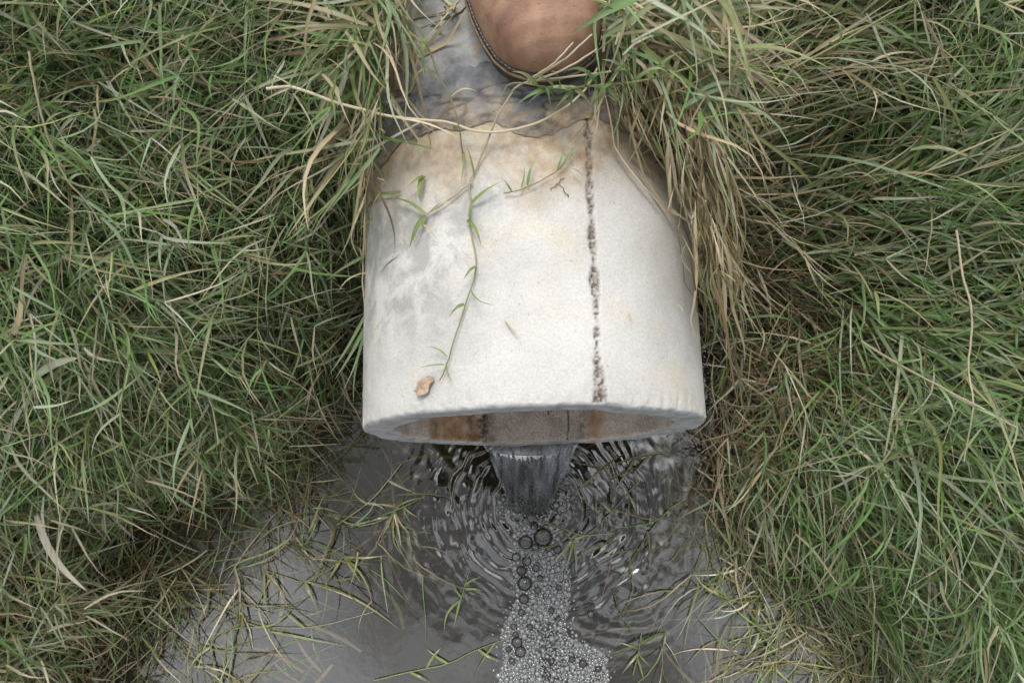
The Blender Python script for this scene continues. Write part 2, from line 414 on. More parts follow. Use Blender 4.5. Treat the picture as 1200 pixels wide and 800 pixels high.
# ------------------------------------------------------------------ concrete pipe
def pipe_xform(V):
    V = np.asarray(V, float).copy(); c, s = math.cos(PYAW), math.sin(PYAW)
    x, y = V[:, 0].copy(), V[:, 1].copy()
    V[:, 0] = c * x - s * y; V[:, 1] = s * x + c * y
    V[:, 2] += PZ
    return V
SEAM = RAD(17.3)
def pipe_section(y0, y1, ro, ri, nth, ny, first):
    """closed tube along +Y; theta from the crown, towards +X"""
    th = np.linspace(-np.pi, np.pi, nth, endpoint=False)
    b = 0.0055                                            # rounded lip
    prof = []                                            # (radius, y, code) outer -> lip -> inner
    ys = y0 + (y1 - y0) * np.linspace(1, 0, ny)**1.15
    for yy in ys[:-1]:
        if yy - y0 > b + .001: prof.append((ro, yy, 0))
    for a in np.linspace(0, np.pi / 2, 6): prof.append((ro - b + b * math.cos(a), y0 + b - b * math.sin(a), 1 if a > .55 else 0))
    for t in np.linspace(0, 1, 12)[1:-1]: prof.append((ro - b + t * (ri + .004 - ro + b), y0, 1))
    for a in np.linspace(0, np.pi / 2, 4): prof.append((ri + .004 - .004 * math.sin(a), y0 + .004 - .004 * math.cos(a), 1 if a < .8 else 2))
    for yy in ys[::-1]:
        if yy - y0 > .006: prof.append((ri, yy, 2))
    Pm = np.array(prof); nr = len(Pm)
    R = np.repeat(Pm[:, 0], nth); Yv = np.repeat(Pm[:, 1], nth); C = np.repeat(Pm[:, 2], nth); T = np.tile(th, nr)
    sx, sz = np.sin(T), np.cos(T)
    # relief: slight out-of-round, pits, chipped lip, recessed casting seam
    R = R + 0.0010 * fbm(sx * 5, sz * 5, Yv * 9, 3) + 0.0002 * fbm(sx * 40, sz * 40, Yv * 220, 2)
    Yj = 0.0015 * fbm(T * 6, 0 * T, 3.1, 4) - 0.0022 * np.maximum(0, fbm(T * 26, 0 * T, 7.7, 3) - 0.25)
    Yv2 = Yv + Yj * np.exp(-np.maximum(Yv - y0, 0) / 0.03)
    R = R - (C == 0) * np.exp(-np.maximum(Yv - y0 - .008, 0) / 0.006) * 0.003 * np.maximum(0, fbm(T * 30, Yv * 60, 2.2, 3) + .1)
    attrs = {}
    if first:
        sw = (T - SEAM) * ro + 0.0022 * fbm(Yv * 30, 0 * Yv, 6.6, 3)
        wid = 0.0031 + 0.0026 * fbm(Yv * 75, 0 * Yv + 2, 1.2, 2) + 0.0045 * np.exp(-np.maximum(Yv - y0, 0) / 0.012)
        seam = sstep(1.25, 0.7, np.abs(sw) / wid) * (C == 0)
        rag = fbm(sw * 500, Yv * 420, 4.1, 3)
        R = R - seam * (0.0018 + 0.0034 * np.maximum(-0.45, rag))
        attrs['seam'] = np.clip(seam * (0.62 + 1.3 * (rag + 0.12)), 0, 1)
        nz = fbm(sx * 4, sz * 4, Yv * 9, 4)
        line = 0.225 + 0.030 * nz - 0.02 * np.exp(-((T + 0.1) / 0.35)**2)
        attrs['mud'] = np.clip(sstep(line - 0.035, line + 0.035, Yv) + 0.9 * sstep(0.92, 1.35, T + 0.25 * nz) * sstep(0.03, 0.14, Yv)
                               + 0.25 * sstep(-1.2, -1.5, T) * sstep(.06, .2, Yv), 0, 1) * (C == 0)
        attrs['algae'] = np.clip(np.exp(-(((T + 0.80) / 0.45)**2 + ((Yv - 0.155) / 0.075)**2)) * 1.9 + 0.35 * sstep(-0.9, -1.35, T)
                                 + np.exp(-(((T + 0.2) / 0.5)**2 + ((Yv - 0.20) / 0.03)**2)) * 0.5 + 0.2 * sstep(0.02, 0.0, Yv), 0, 1) * (C == 0)
        attrs['ring'] = ((C == 1) * 1.0)
        attrs['inside'] = (C == 2) * 1.0
        B = np.where(T > 0, T - np.pi, T + np.pi)         # angle from the invert; + is towards -X (left)
        n2 = 1.5 * fbm(B * 9, Yv * 26, 1.7, 4)
        attrs['rust'] = np.clip(sstep(0.30, 0.48, B + .10 * n2) * sstep(1.15, 0.78, B + .1 * n2) + 0.85 * np.exp(-((B + 0.56 + .04 * n2) / 0.07)**2) + 0.3 * sstep(-.5, -.7, B) * sstep(-1.2, -.8, B), 0, 1)
        attrs['dark'] = np.clip(np.exp(-((B - 0.40 + 0.03 * n2) / 0.07)**2) + 0.6 * np.exp(-((B + 0.47 + .04 * n2) / 0.05)**2) + .5 * np.exp(-((B - .52) / .035)**2), 0, 1)
        gl = fbm(B * 40, Yv * 40, 9.2, 2)
        attrs['green'] = sstep(0.55, 0.8, np.exp(-((np.abs(B + 0.24 + .07 * gl) - 0.045) / 0.020)**2) * (0.75 + 1.2 * fbm(B * 20, Yv * 60, 2.2, 2)))
    V = np.stack([R * sx, Yv2, R * sz], -1)
    i = np.arange(nr * nth).reshape(nr, nth); j = np.roll(i, -1, 1)
    Fq = np.stack([i[:-1], i[1:], j[1:], j[:-1]], -1).reshape(-1, 4)
    return pipe_xform(V), Fq[:, ::-1], attrs
pipe = empty('concrete_pipe', tuple(pipe_xform([[0, 0.2, -PR]])[0]))
tag(pipe, 'pale concrete drain pipe jutting out of the grassy bank over the water', 'pipe')
def child_mesh(name, V, Fq, mat, parent, **kw):
    loc = np.array(parent.location)
    p2 = parent.parent
    while p2 is not None: loc = loc + np.array(p2.location); p2 = p2.parent
    return link_mesh(name, np_mesh(name, np.asarray(V) - loc, Fq, **kw), mat, parent)
V, Fq, at_ = pipe_section(0.0, 0.315, PR, PRI, 560, 150, True)
child_mesh('outlet_section', V, Fq, M_CONC, pipe, attrs=at_)['label'] = 'pale lime-washed outlet end with a pitted casting seam and rust-streaked bore'
V, Fq, _ = pipe_section(0.318, 1.5, PR - 0.001, PRI, 160, 40, False)
child_mesh('rear_section', V, Fq, M_GREY, pipe)['label'] = 'weathered grey pipe length running back into the bank'
# dark cracked mortar skin over the joint, and the broken edge of the next length behind it
def skin(t0, t1, ya, yb, seed, thick, nu=200, nv=70, crack=1.0):
    U, Vv = np.meshgrid(np.linspace(0, 1, nu), np.linspace(0, 1, nv))
    T = t0 + (t1 - t0) * U
    front = 0.024 * fbm(T * 3.1, seed, 1.0, 3) + 0.005 * fbm(T * 18, seed, 5.0, 4)
    Yy = ya + front * (1 - Vv) + (yb - ya) * Vv + 0.004 * fbm(T * 25, Vv * 4, seed, 2) * Vv
    edge = np.clip(Vv * 9, 0, 1)
    wr = fbm(T * 5 + 2 * fbm(T * 4, Yy * 30, 2.0, 2), Yy * 55, seed, 3)
    ck = np.minimum(np.abs(fbm(T * 3, Yy * 22, seed + 3.3, 4)), np.abs(fbm(T * 1.6 + 9, Yy * 40, seed + 8.1, 3)) * 1.4)
    r = np.maximum(PR + 0.0014, PR + thick * (0.25 + 0.75 * sstep(0, 1, edge)) + 0.0020 * np.maximum(wr, -.2) - crack * 0.005 * sstep(0.035, 0.0, ck) - 0.004 * (edge < .05))
    P = np.stack([r * np.sin(T), Yy, r * np.cos(T)], -1).reshape(-1, 3)
    i = np.arange(nu * nv).reshape(nv, nu)
    dirt = np.clip(sstep(0.55, 0.0, Vv + 0.5 * fbm(T * 5, Yy * 40, seed + 1, 3)), 0, 1)
    return pipe_xform(P), np.stack([i[:-1, :-1], i[:-1, 1:], i[1:, 1:], i[1:, :-1]], -1).reshape(-1, 4), {'dirt': dirt.ravel(), 'crack': sstep(0.045, 0.0, ck).ravel() * crack}
V, Fq, at_ = skin(-1.5, 1.5, 0.262, 0.345, 1.5, 0.0030)
child_mesh('mortar_band', V, Fq, M_MORTAR, pipe, attrs=at_)['label'] = 'dark grey cracked mortar skin over the pipe joint'
V, Fq, at_ = skin(-1.6, 1.6, 0.322, 0.47, 6.5, 0.0085, crack=0.4)
child_mesh('joint_collar', V, Fq, M_GREY, pipe)['label'] = 'broken-edged pale grey mortar collar under the boot'

# ------------------------------------------------------------------ stream of water out of the pipe
def stream_mesh():
    nu = 61; u = np.linspace(-1, 1, nu)
    inv = -PRI; hw0 = 0.062; dep = PRI - math.sqrt(PRI**2 - hw0**2)
    top, bot = [], []
    yin = np.linspace(0.30, 0.004, 60)
    for yy in yin:
        x = u * hw0
        bz = -np.sqrt(PRI**2 - x**2) + 0.0008
        tz = inv + dep + 0.0005 * fbm(x * 70, yy * 30, 2.0, 3) + .0012
        tz = np.maximum(tz, bz + 0.0002)
        top.append(np.stack([x, 0 * x + yy, tz], -1)); bot.append(np.stack([x, 0 * x + yy, bz], -1))
    v0 = 0.40; zt = inv + dep; zend = -PZ - 0.006
    tmax = math.sqrt(2 * (zt - zend) / 9.81)
    for k, t in enumerate(np.linspace(0.004, tmax, 70)):
        s = t / tmax
        hw = hw0 * (1 - 0.62 * s**0.9)
        x = u * hw + (0.0030 * fbm(s * 5 + 0 * u, np.sign(u) * 3, 1.0, 3) + .0015 * fbm(s * 16 + 0 * u, u * 2, 4.0, 2)) * np.abs(u) * sstep(0, .2, s)
        xx = u * hw0
        arch0 = (-np.sqrt(PRI**2 - xx**2) - inv) * (1 - sstep(0, .5, s))
        thick = (dep - (-np.sqrt(PRI**2 - xx**2) - inv)) * (1 - .55 * s) + 0.0012 + .003 * s
        fall = 4.905 * t * t
        rip = 0.0042 * fbm(u * 14, s * 5, 3.0, 3) + 0.0010 * np.sin(u * 26 + 4 * fbm(u * 3, s * 3, 5.0, 2)) * (1 - s * .5)
        rim = 0.003 * np.exp(-((np.abs(u) - .93) / .06)**2)
        yb = -v0 * t + 0.004
        nrm_y, nrm_z = -fall, -0.0                       # thickness turns from vertical to forward as it falls
        ang = math.atan2(9.81 * t, v0)
        cy, cz = -math.sin(ang), math.cos(ang)
        b = np.stack([x, yb + 0 * x, inv - fall + arch0 + 0.0008], -1)
        d = thick + rip + rim
        tp = b + d[:, None] * np.array([0, cy, cz])
        top.append(tp); bot.append(b)
    T = np.concatenate(top); B = np.concatenate(bot); nr = len(top)
    V = np.concatenate([T, B]); i = np.arange(nr * nu).reshape(nr, nu); o_ = nr * nu
    q = np.stack([i[:-1, :-1], i[:-1, 1:], i[1:, 1:], i[1:, :-1]], -1).reshape(-1, 4)
    sl = np.stack([i[:-1, 0], i[1:, 0], i[1:, 0] + o_, i[:-1, 0] + o_], -1)
    sr = np.stack([i[1:, -1], i[:-1, -1], i[:-1, -1] + o_, i[1:, -1] + o_], -1)
    yy = V[:, 1]; air_glint = sstep(0.004, -0.02, yy) * (1 - 0.75 * sstep(-0.20, -0.33, V[:, 2])) * np.clip(0.55 + 0.9 * fbm(V[:, 0] * 160, V[:, 2] * 14, 3.0, 3), 0, 1)
    return pipe_xform(V), np.concatenate([q[:, ::-1], q + o_, sl, sr]), {'air_glint': air_glint, 'fall': sstep(0.002, -0.004, yy)}
V, Fq, at_ = stream_mesh()
o = link_mesh('water_stream', np_mesh('water_stream', V, Fq, attrs=at_), M_STREAM)
tag(o, 'clear stream of water spilling from the pipe mouth into the pond', 'water stream')

# ------------------------------------------------------------------ blades, stems: vectorised builders
class Acc:
    def __init__(s): s.V, s.F, s.C, s.n = [], [], [], 0
    def add(s, V, Fq, C):
        s.V.append(V); s.F.append(Fq + s.n); s.C.append(C); s.n += len(V)
    def mesh(s, name): return np_mesh(name, np.concatenate(s.V), np.concatenate(s.F), np.concatenate(s.C))
    def empty(s): return s.n == 0
def norm(v): return v / (np.linalg.norm(v, axis=-1, keepdims=True) + 1e-9)
def push_out(P, lift=0.003):
    """keep points out of the pipe and the soil"""
    r = np.hypot(P[..., 0], P[..., 2] - PZ); inp = (r < PR + lift) & (P[..., 1] > -0.004)
    k = np.where(inp, (PR + lift) / np.maximum(r, 1e-4), 1.0)
    P = P.copy(); P[..., 0] *= k; P[..., 2] = PZ + (P[..., 2] - PZ) * k
    return P
def strip(P, W, side, col0, col1, fold=0.25, acc=None, keep=None):
    """P (n,S,3) spines, W (n,S) half widths, side (n,S,3) width vectors -> folded blades"""
    n, S, _ = P.shape
    tan = norm(np.gradient(P, axis=1)); up = norm(np.cross(side, tan))
    l = P + side * W[..., None]; r = P - side * W[..., None]; m = P - up * (W * fold)[..., None]
    V = np.stack([l, m, r], 2)                               # n,S,3,3
    t = np.linspace(0, 1, S)[None, :, None]
    C = col0[:, None, :] * (1 - t) + col1[:, None, :] * t
    C = np.repeat(C[:, :, None, :], 3, 2)
    C[:, :, 1] *= 1.22; C[:, :, 0] *= .94
    i = np.arange(n * S * 3).reshape(n, S, 3)
    q = np.stack([i[:, :-1, :-1], i[:, :-1, 1:], i[:, 1:, 1:], i[:, 1:, :-1]], -1).reshape(-1, 4)
    acc.add(V.reshape(-1, 3), q, C.reshape(-1, 3))
def tubes(P, R, col0, col1, acc, k=5):
    n, S, _ = P.shape
    tan = norm(np.gradient(P, axis=1)); ref = np.zeros_like(tan); ref[..., 2] = 1.0; ref[..., 0] = .13
    a = norm(np.cross(tan, ref)); b = np.cross(tan, a)
    ph = np.arange(k) * 2 * np.pi / k
    V = P[:, :, None, :] + R[..., None, None] * (a[:, :, None, :] * np.cos(ph)[None, None, :, None] + b[:, :, None, :] * np.sin(ph)[None, None, :, None])
    t = np.linspace(0, 1, S)[None, :, None]
    C = np.repeat((col0[:, None, :] * (1 - t) + col1[:, None, :] * t)[:, :, None, :], k, 2)
    i = np.arange(n * S * k).reshape(n, S, k); j = np.roll(i, -1, 2)
    q = np.stack([i[:, :-1], j[:, :-1], j[:, 1:], i[:, 1:]], -1).reshape(-1, 4)
    acc.add(V.reshape(-1, 3), q, C.reshape(-1, 3))
def curve(base, az, el, length, droop, bend, S, g):
    """spines leaving base at azimuth az / elevation el, drooping and bending; (n,S,3)"""
    n = len(base); t = np.linspace(0, 1, S)[None]
    A = az[:, None] + bend[:, None] * t + 0.18 * g.normal(size=(n, 1)) * np.sin(t * 5 + 6 * g.random((n, 1)))
    E = el[:, None] - droop[:, None] * t**1.2
    D = np.stack([np.cos(E) * np.cos(A), np.cos(E) * np.sin(A), np.sin(E)], -1)
    P = np.cumsum(D * (length / (S - 1))[:, None, None], 1)
    return base[:, None, :] + P - P[:, :1]
def wprofile(S, w, tip=1.6):
    t = np.linspace(0, 1, S)[None]
    return w[:, None] * np.minimum(0.55 + 2.4 * t, 1.0) * (1 - t**tip * 0.985) 
def sides(P, g, tilt=0.5):
    tan = norm(np.gradient(P, axis=1)); up = np.zeros_like(tan); up[..., 2] = 1
    s = norm(np.cross(tan, up + 1e-3)); u = np.cross(s, tan)
    a = g.normal(size=(len(P), 1, 1)) * tilt + g.normal(size=(len(P), 1, 1)) * 0.5 * np.linspace(0, 1, P.shape[1])[None, :, None]
    return s * np.cos(a) + u * np.sin(a)

# palettes (linear base colours)
GREEN = np.array([[.092, .195, .046], [.115, .225, .068], [.075, .150, .042], [.150, .255, .085], [.180, .255, .130], [.21, .285, .17]])
PALE = np.array([[.30, .345, .23], [.35, .37, .275], [.25, .31, .17], [.40, .40, .32]])
YEL = np.array([[.24, .265, .10], [.20, .23, .085], [.29, .285, .14]])
TAN = np.array([[.46, .39, .255], [.39, .325, .205], [.56, .50, .37], [.32, .25, .15], [.44, .35, .235]])
BROWN = np.array([[.12, .080, .045], [.16, .105, .06], [.085, .06, .035], [.20, .13, .075]])
OLIVE = np.array([[.14, .135, .05], [.18, .165, .07], [.10, .10, .04], [.23, .20, .09]])
def pick(g, n, table):
    """table: list of (weight (n,) or float, palette)"""
    W = np.stack([np.broadcast_to(np.asarray(a, float), (n,)) for a, _ in table], -1); W = W / W.sum(1, keepdims=True)
    r = g.random(n); idx = (W.cumsum(1) < r[:, None]).sum(1).clip(0, len(table) - 1)
    C = np.zeros((n, 3))
    for k, (_, pal) in enumerate(table):
        m = idx == k; C[m] = pal[g.integers(0, len(pal), m.sum())]
    return C * (1 + 0.16 * g.normal(size=(n, 1))).clip(0.6, 1.5) * (1 + 0.022 * g.normal(size=(n, 3)))

def dryness(x, y):
    """0 lush .. 1 withered: strawy by the pipe and along the left water's edge"""
    d = shore_dist(x, y)
    right = np.exp(-((x - 0.24) / 0.075)**2) * sstep(-0.08, 0.05, y) * 0.85
    left = np.where(x < -0.15, 0.10 + 0.46 * sstep(0.16, -0.08, y), 0.0) + np.where((x < -.15) & (x > -.32), .15, 0)
    edge = 0.4 * np.exp(-np.maximum(d, 0) / 0.10)
    n = 0.24 * fbm(x * 5.5, y * 5.5, 12.3, 3)
    return np.clip(np.where(x > 0, right + 0.02, left) + edge * .6 + n, 0.02, 0.98)
def flow(x, y, g):
    """which way the grass lies"""
    n = len(x)
    base_r = RAD(-32) + 1.15 * sstep(0.05, 0.42, y) + 0.35 * fbm(x * 3, y * 3, 2.0, 2) - 0.5 * sstep(.42, .2, x) * (y < .3)
    base_l = RAD(-75) + 2.2 * fbm(x * 3.2 + 4, y * 3.2, 7.0, 2)
    a = np.where(x > 0, base_r, base_l)
    return a + g.normal(size=n) * np.where(x > 0, 0.62, 1.25)
BOX = (-0.84, 0.84, -0.60, 0.64)
def over_pipe(P, y1=0.30, m=0.016):
    x, y = P[..., 0], P[..., 1]
    hw = np.where(x < 0, PR - m + 0.046 * sstep(0.20, 0.12, y) - 0.050 * sstep(0.17, 0.30, y), PR - m + 0.034 * sstep(0.17, 0.08, y) - 0.085 * sstep(0.12, 0.27, y))
    return ((np.abs(x) < hw) & (y > -0.03) & (y < y1)).any(-1)
def over_boot(P):
    return ((P[..., 0] > -0.072) & (P[..., 0] < 0.046) & (P[..., 1] > 0.27) & (P[..., 1] < 0.62) & (P[..., 2] > 0.42)).any(-1)
def open_water(P, lim=-0.075):
    d = shore_dist(P[..., 0], P[..., 1]) + 0.055 * fbm(P[..., 0] * 9, P[..., 1] * 9, 4.0, 3)
    return (d < lim).any(-1)
def sample(n, g, dmin, dens=None):
    out = np.zeros((0, 2))
    while len(out) < n:
        q = np.stack([g.uniform(BOX[0], BOX[1], n), g.uniform(BOX[2], BOX[3], n)], -1)
        k = shore_dist(q[:, 0], q[:, 1]) > dmin
        k &= ~((np.abs(q[:, 0]) < PR + .004) & (q[:, 1] > -.01))
        if dens is not None: k &= g.random(n) < dens(q[:, 0], q[:, 1])
        out = np.concatenate([out, q[k]])
    return out[:n]
def floor_clamp(P, lift):
    h = ground_h(P[..., 0], P[..., 1]); P = P.copy()
    P[..., 2] = np.maximum(P[..., 2], np.maximum(h, -0.004) + lift)
    return P

def make_grass(side_sign, seed):
    g = np.random.default_rng(seed)
    green, dead = Acc(), Acc()
    half = lambda n: sample_side(n, g, side_sign)
    # ---- A: withered thatch below
    xy = sample(15000, g, -0.02); xy = xy[np.sign(xy[:, 0]) == side_sign]
    n = len(xy); dr = dryness(*xy.T)
    base = np.column_stack([xy, ground_h(*xy.T) + g.uniform(0.003, 0.055, n) * sstep(-0.02, .08, shore_dist(*xy.T))])
    P = curve(base, g.uniform(0, 2 * np.pi, n), g.uniform(-0.1, 0.7, n), g.uniform(0.05, 0.15, n), g.uniform(0.1, 1.2, n), g.normal(size=n) * .7, 6, g)
    P = push_out(floor_clamp(P, 0.003))
    k = ~(over_pipe(P) | over_boot(P) | open_water(P, -0.06)); P = P[k]; dr = dr[k]; n = len(P)
    c = pick(g, n, [(0.12 + dr * .5, TAN), (0.75, BROWN), (0.35, OLIVE)]) * .85
    strip(P, wprofile(6, g.uniform(0.0007, 0.0019, n)), sides(P, g), c * .85, c, 0.3, dead)
    # ---- B: creeping stems with a leaf at every node
    M = 9
    xy = sample(5600, g, -0.015); xy = xy[np.sign(xy[:, 0]) == side_sign]
    n = len(xy); dr = dryness(*xy.T); az = flow(*xy.T, g)
    dsh = shore_dist(*xy.T)
    base = np.column_stack([xy, ground_h(*xy.T) + (g.uniform(0.01, 0.10, n) + 0.05 * fbm(xy[:, 0] * 9, xy[:, 1] * 9, 6.0, 2)).clip(0.005) * sstep(-0.03, .10, dsh)])
    P = curve(base, az, g.uniform(0.15, 1.15, n), g.uniform(0.13, 0.33, n), g.uniform(0.5, 1.7, n), g.normal(size=n) * .6, M, g)
    P = push_out(floor_clamp(P, 0.012), 0.005)
    k = ~(over_pipe(P) | over_boot(P) | open_water(P)); P = P[k]; dr = dr[k]; n = len(P)
    c = pick(g, n, [(dr * .8 + .06, TAN), (.30, YEL), (1 - dr, GREEN), (.15, OLIVE)])
    tubes(P, np.linspace(1, .55, M)[None] * g.uniform(0.0006, 0.00115, n)[:, None], c, c * .95, green, 4)
    for j in range(1, M):
        nn = n
        tan = norm(P[:, j] - P[:, j - 1]); a0 = np.arctan2(tan[:, 1], tan[:, 0]); e0 = np.arcsin(tan[:, 2].clip(-1, 1))
        sgn = (1 if j % 2 else -1)
        for rep in range(1 if j < M - 2 else 2):
            off = g.uniform(0.25, 0.95, nn) * sgn * (1 if rep == 0 else -1) * (1.0 if j < M - 1 else .6)
            Ln = g.uniform(0.042, 0.135, nn) * (1 - .25 * (j / M))
            Q = curve(P[:, j], a0 + off, e0 + g.uniform(0.0, 0.6, nn), Ln, g.uniform(0.0, 1.0, nn), g.normal(size=nn) * .35, 6, g)
            Q = push_out(floor_clamp(Q, 0.004), 0.004)
            kk = ~(over_pipe(Q) | over_boot(Q) | open_water(Q, -0.11)) & (g.random(nn) < .92)
            Q = Q[kk]; m = len(Q); d2 = dr[kk]
            if not m: continue
            hN = fbm(Q[:, 0, 0] * 8, Q[:, 0, 1] * 8, 3.0, 2)
            c = pick(g, m, [(d2 * .85, TAN), (.12 + .1 * hN.clip(0) + .45 * d2, YEL), ((1 - d2) * (1.6 if side_sign < 0 else 2.4), GREEN), (.42, PALE), (d2 * .2, BROWN)])
            tipc = np.where(g.random((m, 1)) < .22, TAN[g.integers(0, len(TAN), m)], c * 1.05)
            strip(Q, wprofile(6, g.uniform(0.0008, 0.0022, m)), sides(Q, g), c, tipc, 0.3, green)
    # ---- C: longer free blades lying over the top
    xy = sample(13500, g, 0.005); xy = xy[np.sign(xy[:, 0]) == side_sign]
    n = len(xy); dr = dryness(*xy.T); az = flow(*xy.T, g)
    dsh = shore_dist(*xy.T)
    base = np.column_stack([xy, ground_h(*xy.T) + (g.uniform(0.02, 0.11, n) + 0.05 * fbm(xy[:, 0] * 9, xy[:, 1] * 9, 6.0, 2)).clip(0.01) * sstep(-.02, .12, dsh)])
    P = curve(base, az, g.uniform(0.1, 0.95, n), g.uniform(0.08, 0.23, n) * (1.15 if side_sign > 0 else .95), g.uniform(0.3, 1.6, n), g.normal(size=n) * .45, 8, g)
    P = push_out(floor_clamp(P, 0.006), 0.004)
    k = ~(over_pipe(P) | over_boot(P) | open_water(P, -0.07)); P = P[k]; dr = dr[k]; n = len(P)
    c = pick(g, n, [(dr * .75, TAN), (.12 + .4 * dr, YEL), ((1 - dr) * (1.6 if side_sign < 0 else 2.4), GREEN), (.5, PALE)])
    tipc = np.where(g.random((n, 1)) < .25, TAN[g.integers(0, len(TAN), n)], c)
    strip(P, wprofile(8, g.uniform(0.0009, 0.0025, n) * (1.12 if side_sign > 0 else .92)), sides(P, g), c, tipc, 0.28, green)
    return green, dead
for sgn, seed, lab in ((-1, 11, 'left'), (1, 23, 'right')):
    gr, de = make_grass(sgn, seed)
    o = link_mesh('grass', gr.mesh('grass'), M_GRASS)
    tag(o, 'tangled green and bleached grass on the bank to the %s of the pipe' % lab, 'grass', kind='stuff')
    o = link_mesh('dry_thatch', de.mesh('dry_thatch'), M_STRAW)
    tag(o, 'brown withered thatch under the grass on the %s bank' % lab, 'dry grass', kind='stuff')

# ------------------------------------------------------------------ single stems, sprigs and leaves
def spline(P, m=10):
    P = np.asarray(P, float)
    if len(P) < 3: return P[0] + (P[-1] - P[0]) * np.linspace(0, 1, m + 1)[:, None]
    Q = np.vstack([2 * P[0] - P[1], P, 2 * P[-1] - P[-2]]); out = []
    t = np.linspace(0, 1, m, endpoint=False)[:, None]
    for i in range(1, len(Q) - 2):
        a, b, c, d = Q[i - 1:i + 3]
        out.append(0.5 * (2 * b + (c - a) * t + (2 * a - 5 * b + 4 * c - d) * t**2 + (3 * b - a - 3 * c + d) * t**3))
    return np.vstack(out + [P[-1:]])
def canopy_z(px, py, lift=0.255):
    z = 0.3
    for _ in range(12):
        p = at_z(px, py, z); z = 0.5 * z + 0.5 * (max(float(ground_h(p[0], p[1])), 0.0) + lift)
    return z
def pt(p, z=None, lift=0.005):
    """photo point -> place: (px, py, height) or on the given surface"""
    if len(p) == 3: return at_z(p[0], p[1], p[2])
    if z == 'pipe': return on_pipe(p[0], p[1], lift)
    if z == 'canopy': return at_z(p[0], p[1], canopy_z(*p))
    if z == 'crown': return at_z(p[0], p[1], canopy_z(*p, lift=0.285))
    return at_z(p[0], p[1], z)
def one_tube(P, r0, r1, c0, c1):
    a = Acc(); P = np.asarray(P)
    tubes(P[None], np.linspace(r0, r1, len(P))[None], np.array([c0]), np.array([c1]), a, 6)
    return a
def one_leaf(p0, p1, w, c0, c1, arch=0.012, g=rng, S=9, tilt=0.35, tip=1.6):
    p0, p1 = np.asarray(p0), np.asarray(p1); t = np.linspace(0, 1, S)[:, None]
    d = p1 - p0; sd = norm(np.cross(d, [0, 0, 1.0]))
    P = p0 + d * t + np.array([0, 0, arch]) * np.sin(t * np.pi) + sd * (np.linalg.norm(d) * g.normal() * .06) * np.sin(t * np.pi)
    a = Acc(); P = P[None]
    strip(P, wprofile(S, np.array([w]), tip), sides(P, g, tilt), np.array([c0]), np.array([c1]), 0.28, a)
    return a
def sprig(name, label, cat, stem=None, leaves=(), z=0.0, rad=0.0011, stem_col=(TAN[0], TAN[2]), leaf_col=(GREEN[3], YEL[0]), lw=0.0018, arch=0.008, group=None, mat=None, seed=1, lift=0.006, tip=1.6):
    g = np.random.default_rng(seed); mat = mat or M_GRASS
    first = pt((stem or [leaves[0][0]])[0], z, lift)
    root = empty(name, tuple(first)); tag(root, label, cat, group)
    if stem:
        P = spline([pt(p, z, lift) for p in stem]); P = P + 0.0006 * np.stack([fbm(np.arange(len(P)) * .35, seed, k) for k in (1.0, 2.0, 3.0)], -1)
        a = one_tube(P, rad, rad * .6, stem_col[0], stem_col[1])
        link_mesh('stem', np_mesh('stem', np.concatenate(a.V) - first, np.concatenate(a.F), np.concatenate(a.C)), mat, root)
    for lf in leaves:
        c0, c1 = (lf[3] if len(lf) > 3 else leaf_col)
        a = one_leaf(pt(lf[0], z, lift), pt(lf[1], z, lift + .004), lf[2] if len(lf) > 2 and lf[2] else lw, np.array(c0) * g.uniform(.85, 1.15), np.array(c1) * g.uniform(.85, 1.15), arch * g.uniform(.4, 1.4), g, tip=tip)
        link_mesh('leaf', np_mesh('leaf', np.concatenate(a.V) - first, np.concatenate(a.F), np.concatenate(a.C)), mat, root)
    return root
TT = (TAN[0], TAN[2]); GY = (YEL[1], GREEN[3]); GG = (GREEN[0], GREEN[4]); OO = (OLIVE[1], OLIVE[3]); GP = (GREEN[3], PALE[0])

sprig('dry_straw', 'long pale straw stem bowed right across the pipe in front of the boot', 'straw',
      [(312, 104, .53), (345, 103, .53), (400, 122, .525), (462, 137, .52), (520, 143, .528), (570, 155, .533), (621, 147, .537), (660, 127, .54), (684, 107, .545), (700, 80, .55)],
      [((340, 103, .53), (305, 120, .51), .0011, TT), ((345, 103, .53), (318, 88, .54), .0009, TT), ((470, 139, .524), (535, 160, .53), .0013, TT)], z=.53, rad=.0017, stem_col=(TAN[2], TAN[0]), mat=M_STRAW, seed=2)
sprig('grass_runner', 'green creeping runner trailing down the middle of the pipe to near its lip', 'runner',
      [(716, 84, .56), (660, 91, .556), (612, 98, .55), (592, 121, .543), (580, 143, .536), (561, 191), (550, 216), (552, 238), (551, 264), (558, 313), (544, 360), (523, 428), (515, 446)],
      [((558, 312), (543, 328)), ((552, 340), (581, 358), .0009), ((544, 356), (526, 371)), ((524, 418), (499, 406), .0009), ((521, 427), (491, 431), .0008), ((523, 425), (530, 449), .0009),
       ((547, 258), (564, 288), .0022), ((552, 238), (590, 212), .0018), ((551, 264), (552, 232), .0014), ((556, 205), (546, 170), .0014)],
      z='pipe', rad=.00105, stem_col=(TAN[2], YEL[2]), leaf_col=(GREEN[3], YEL[0]), seed=3)
sprig('grass_runner', 'thin yellowish runner crossing the cracked mortar left of the boot', 'runner',
      [(466, 0, .60), (480, 22, .59), (496, 42, .575), (514, 88, .55), (528, 114, .54), (537, 145, .532), (543, 183)],
      [((496, 44, .575), (507, 72, .56), .0024), ((497, 46, .575), (498, 90, .555), .0022), ((514, 88, .55), (480, 100, .54)), ((528, 114, .54), (560, 108, .545), .0012, TT), ((543, 178), (540, 215), .0016)],
      z='pipe', rad=.0011, stem_col=(TAN[0], YEL[1]), leaf_col=GY, seed=4)
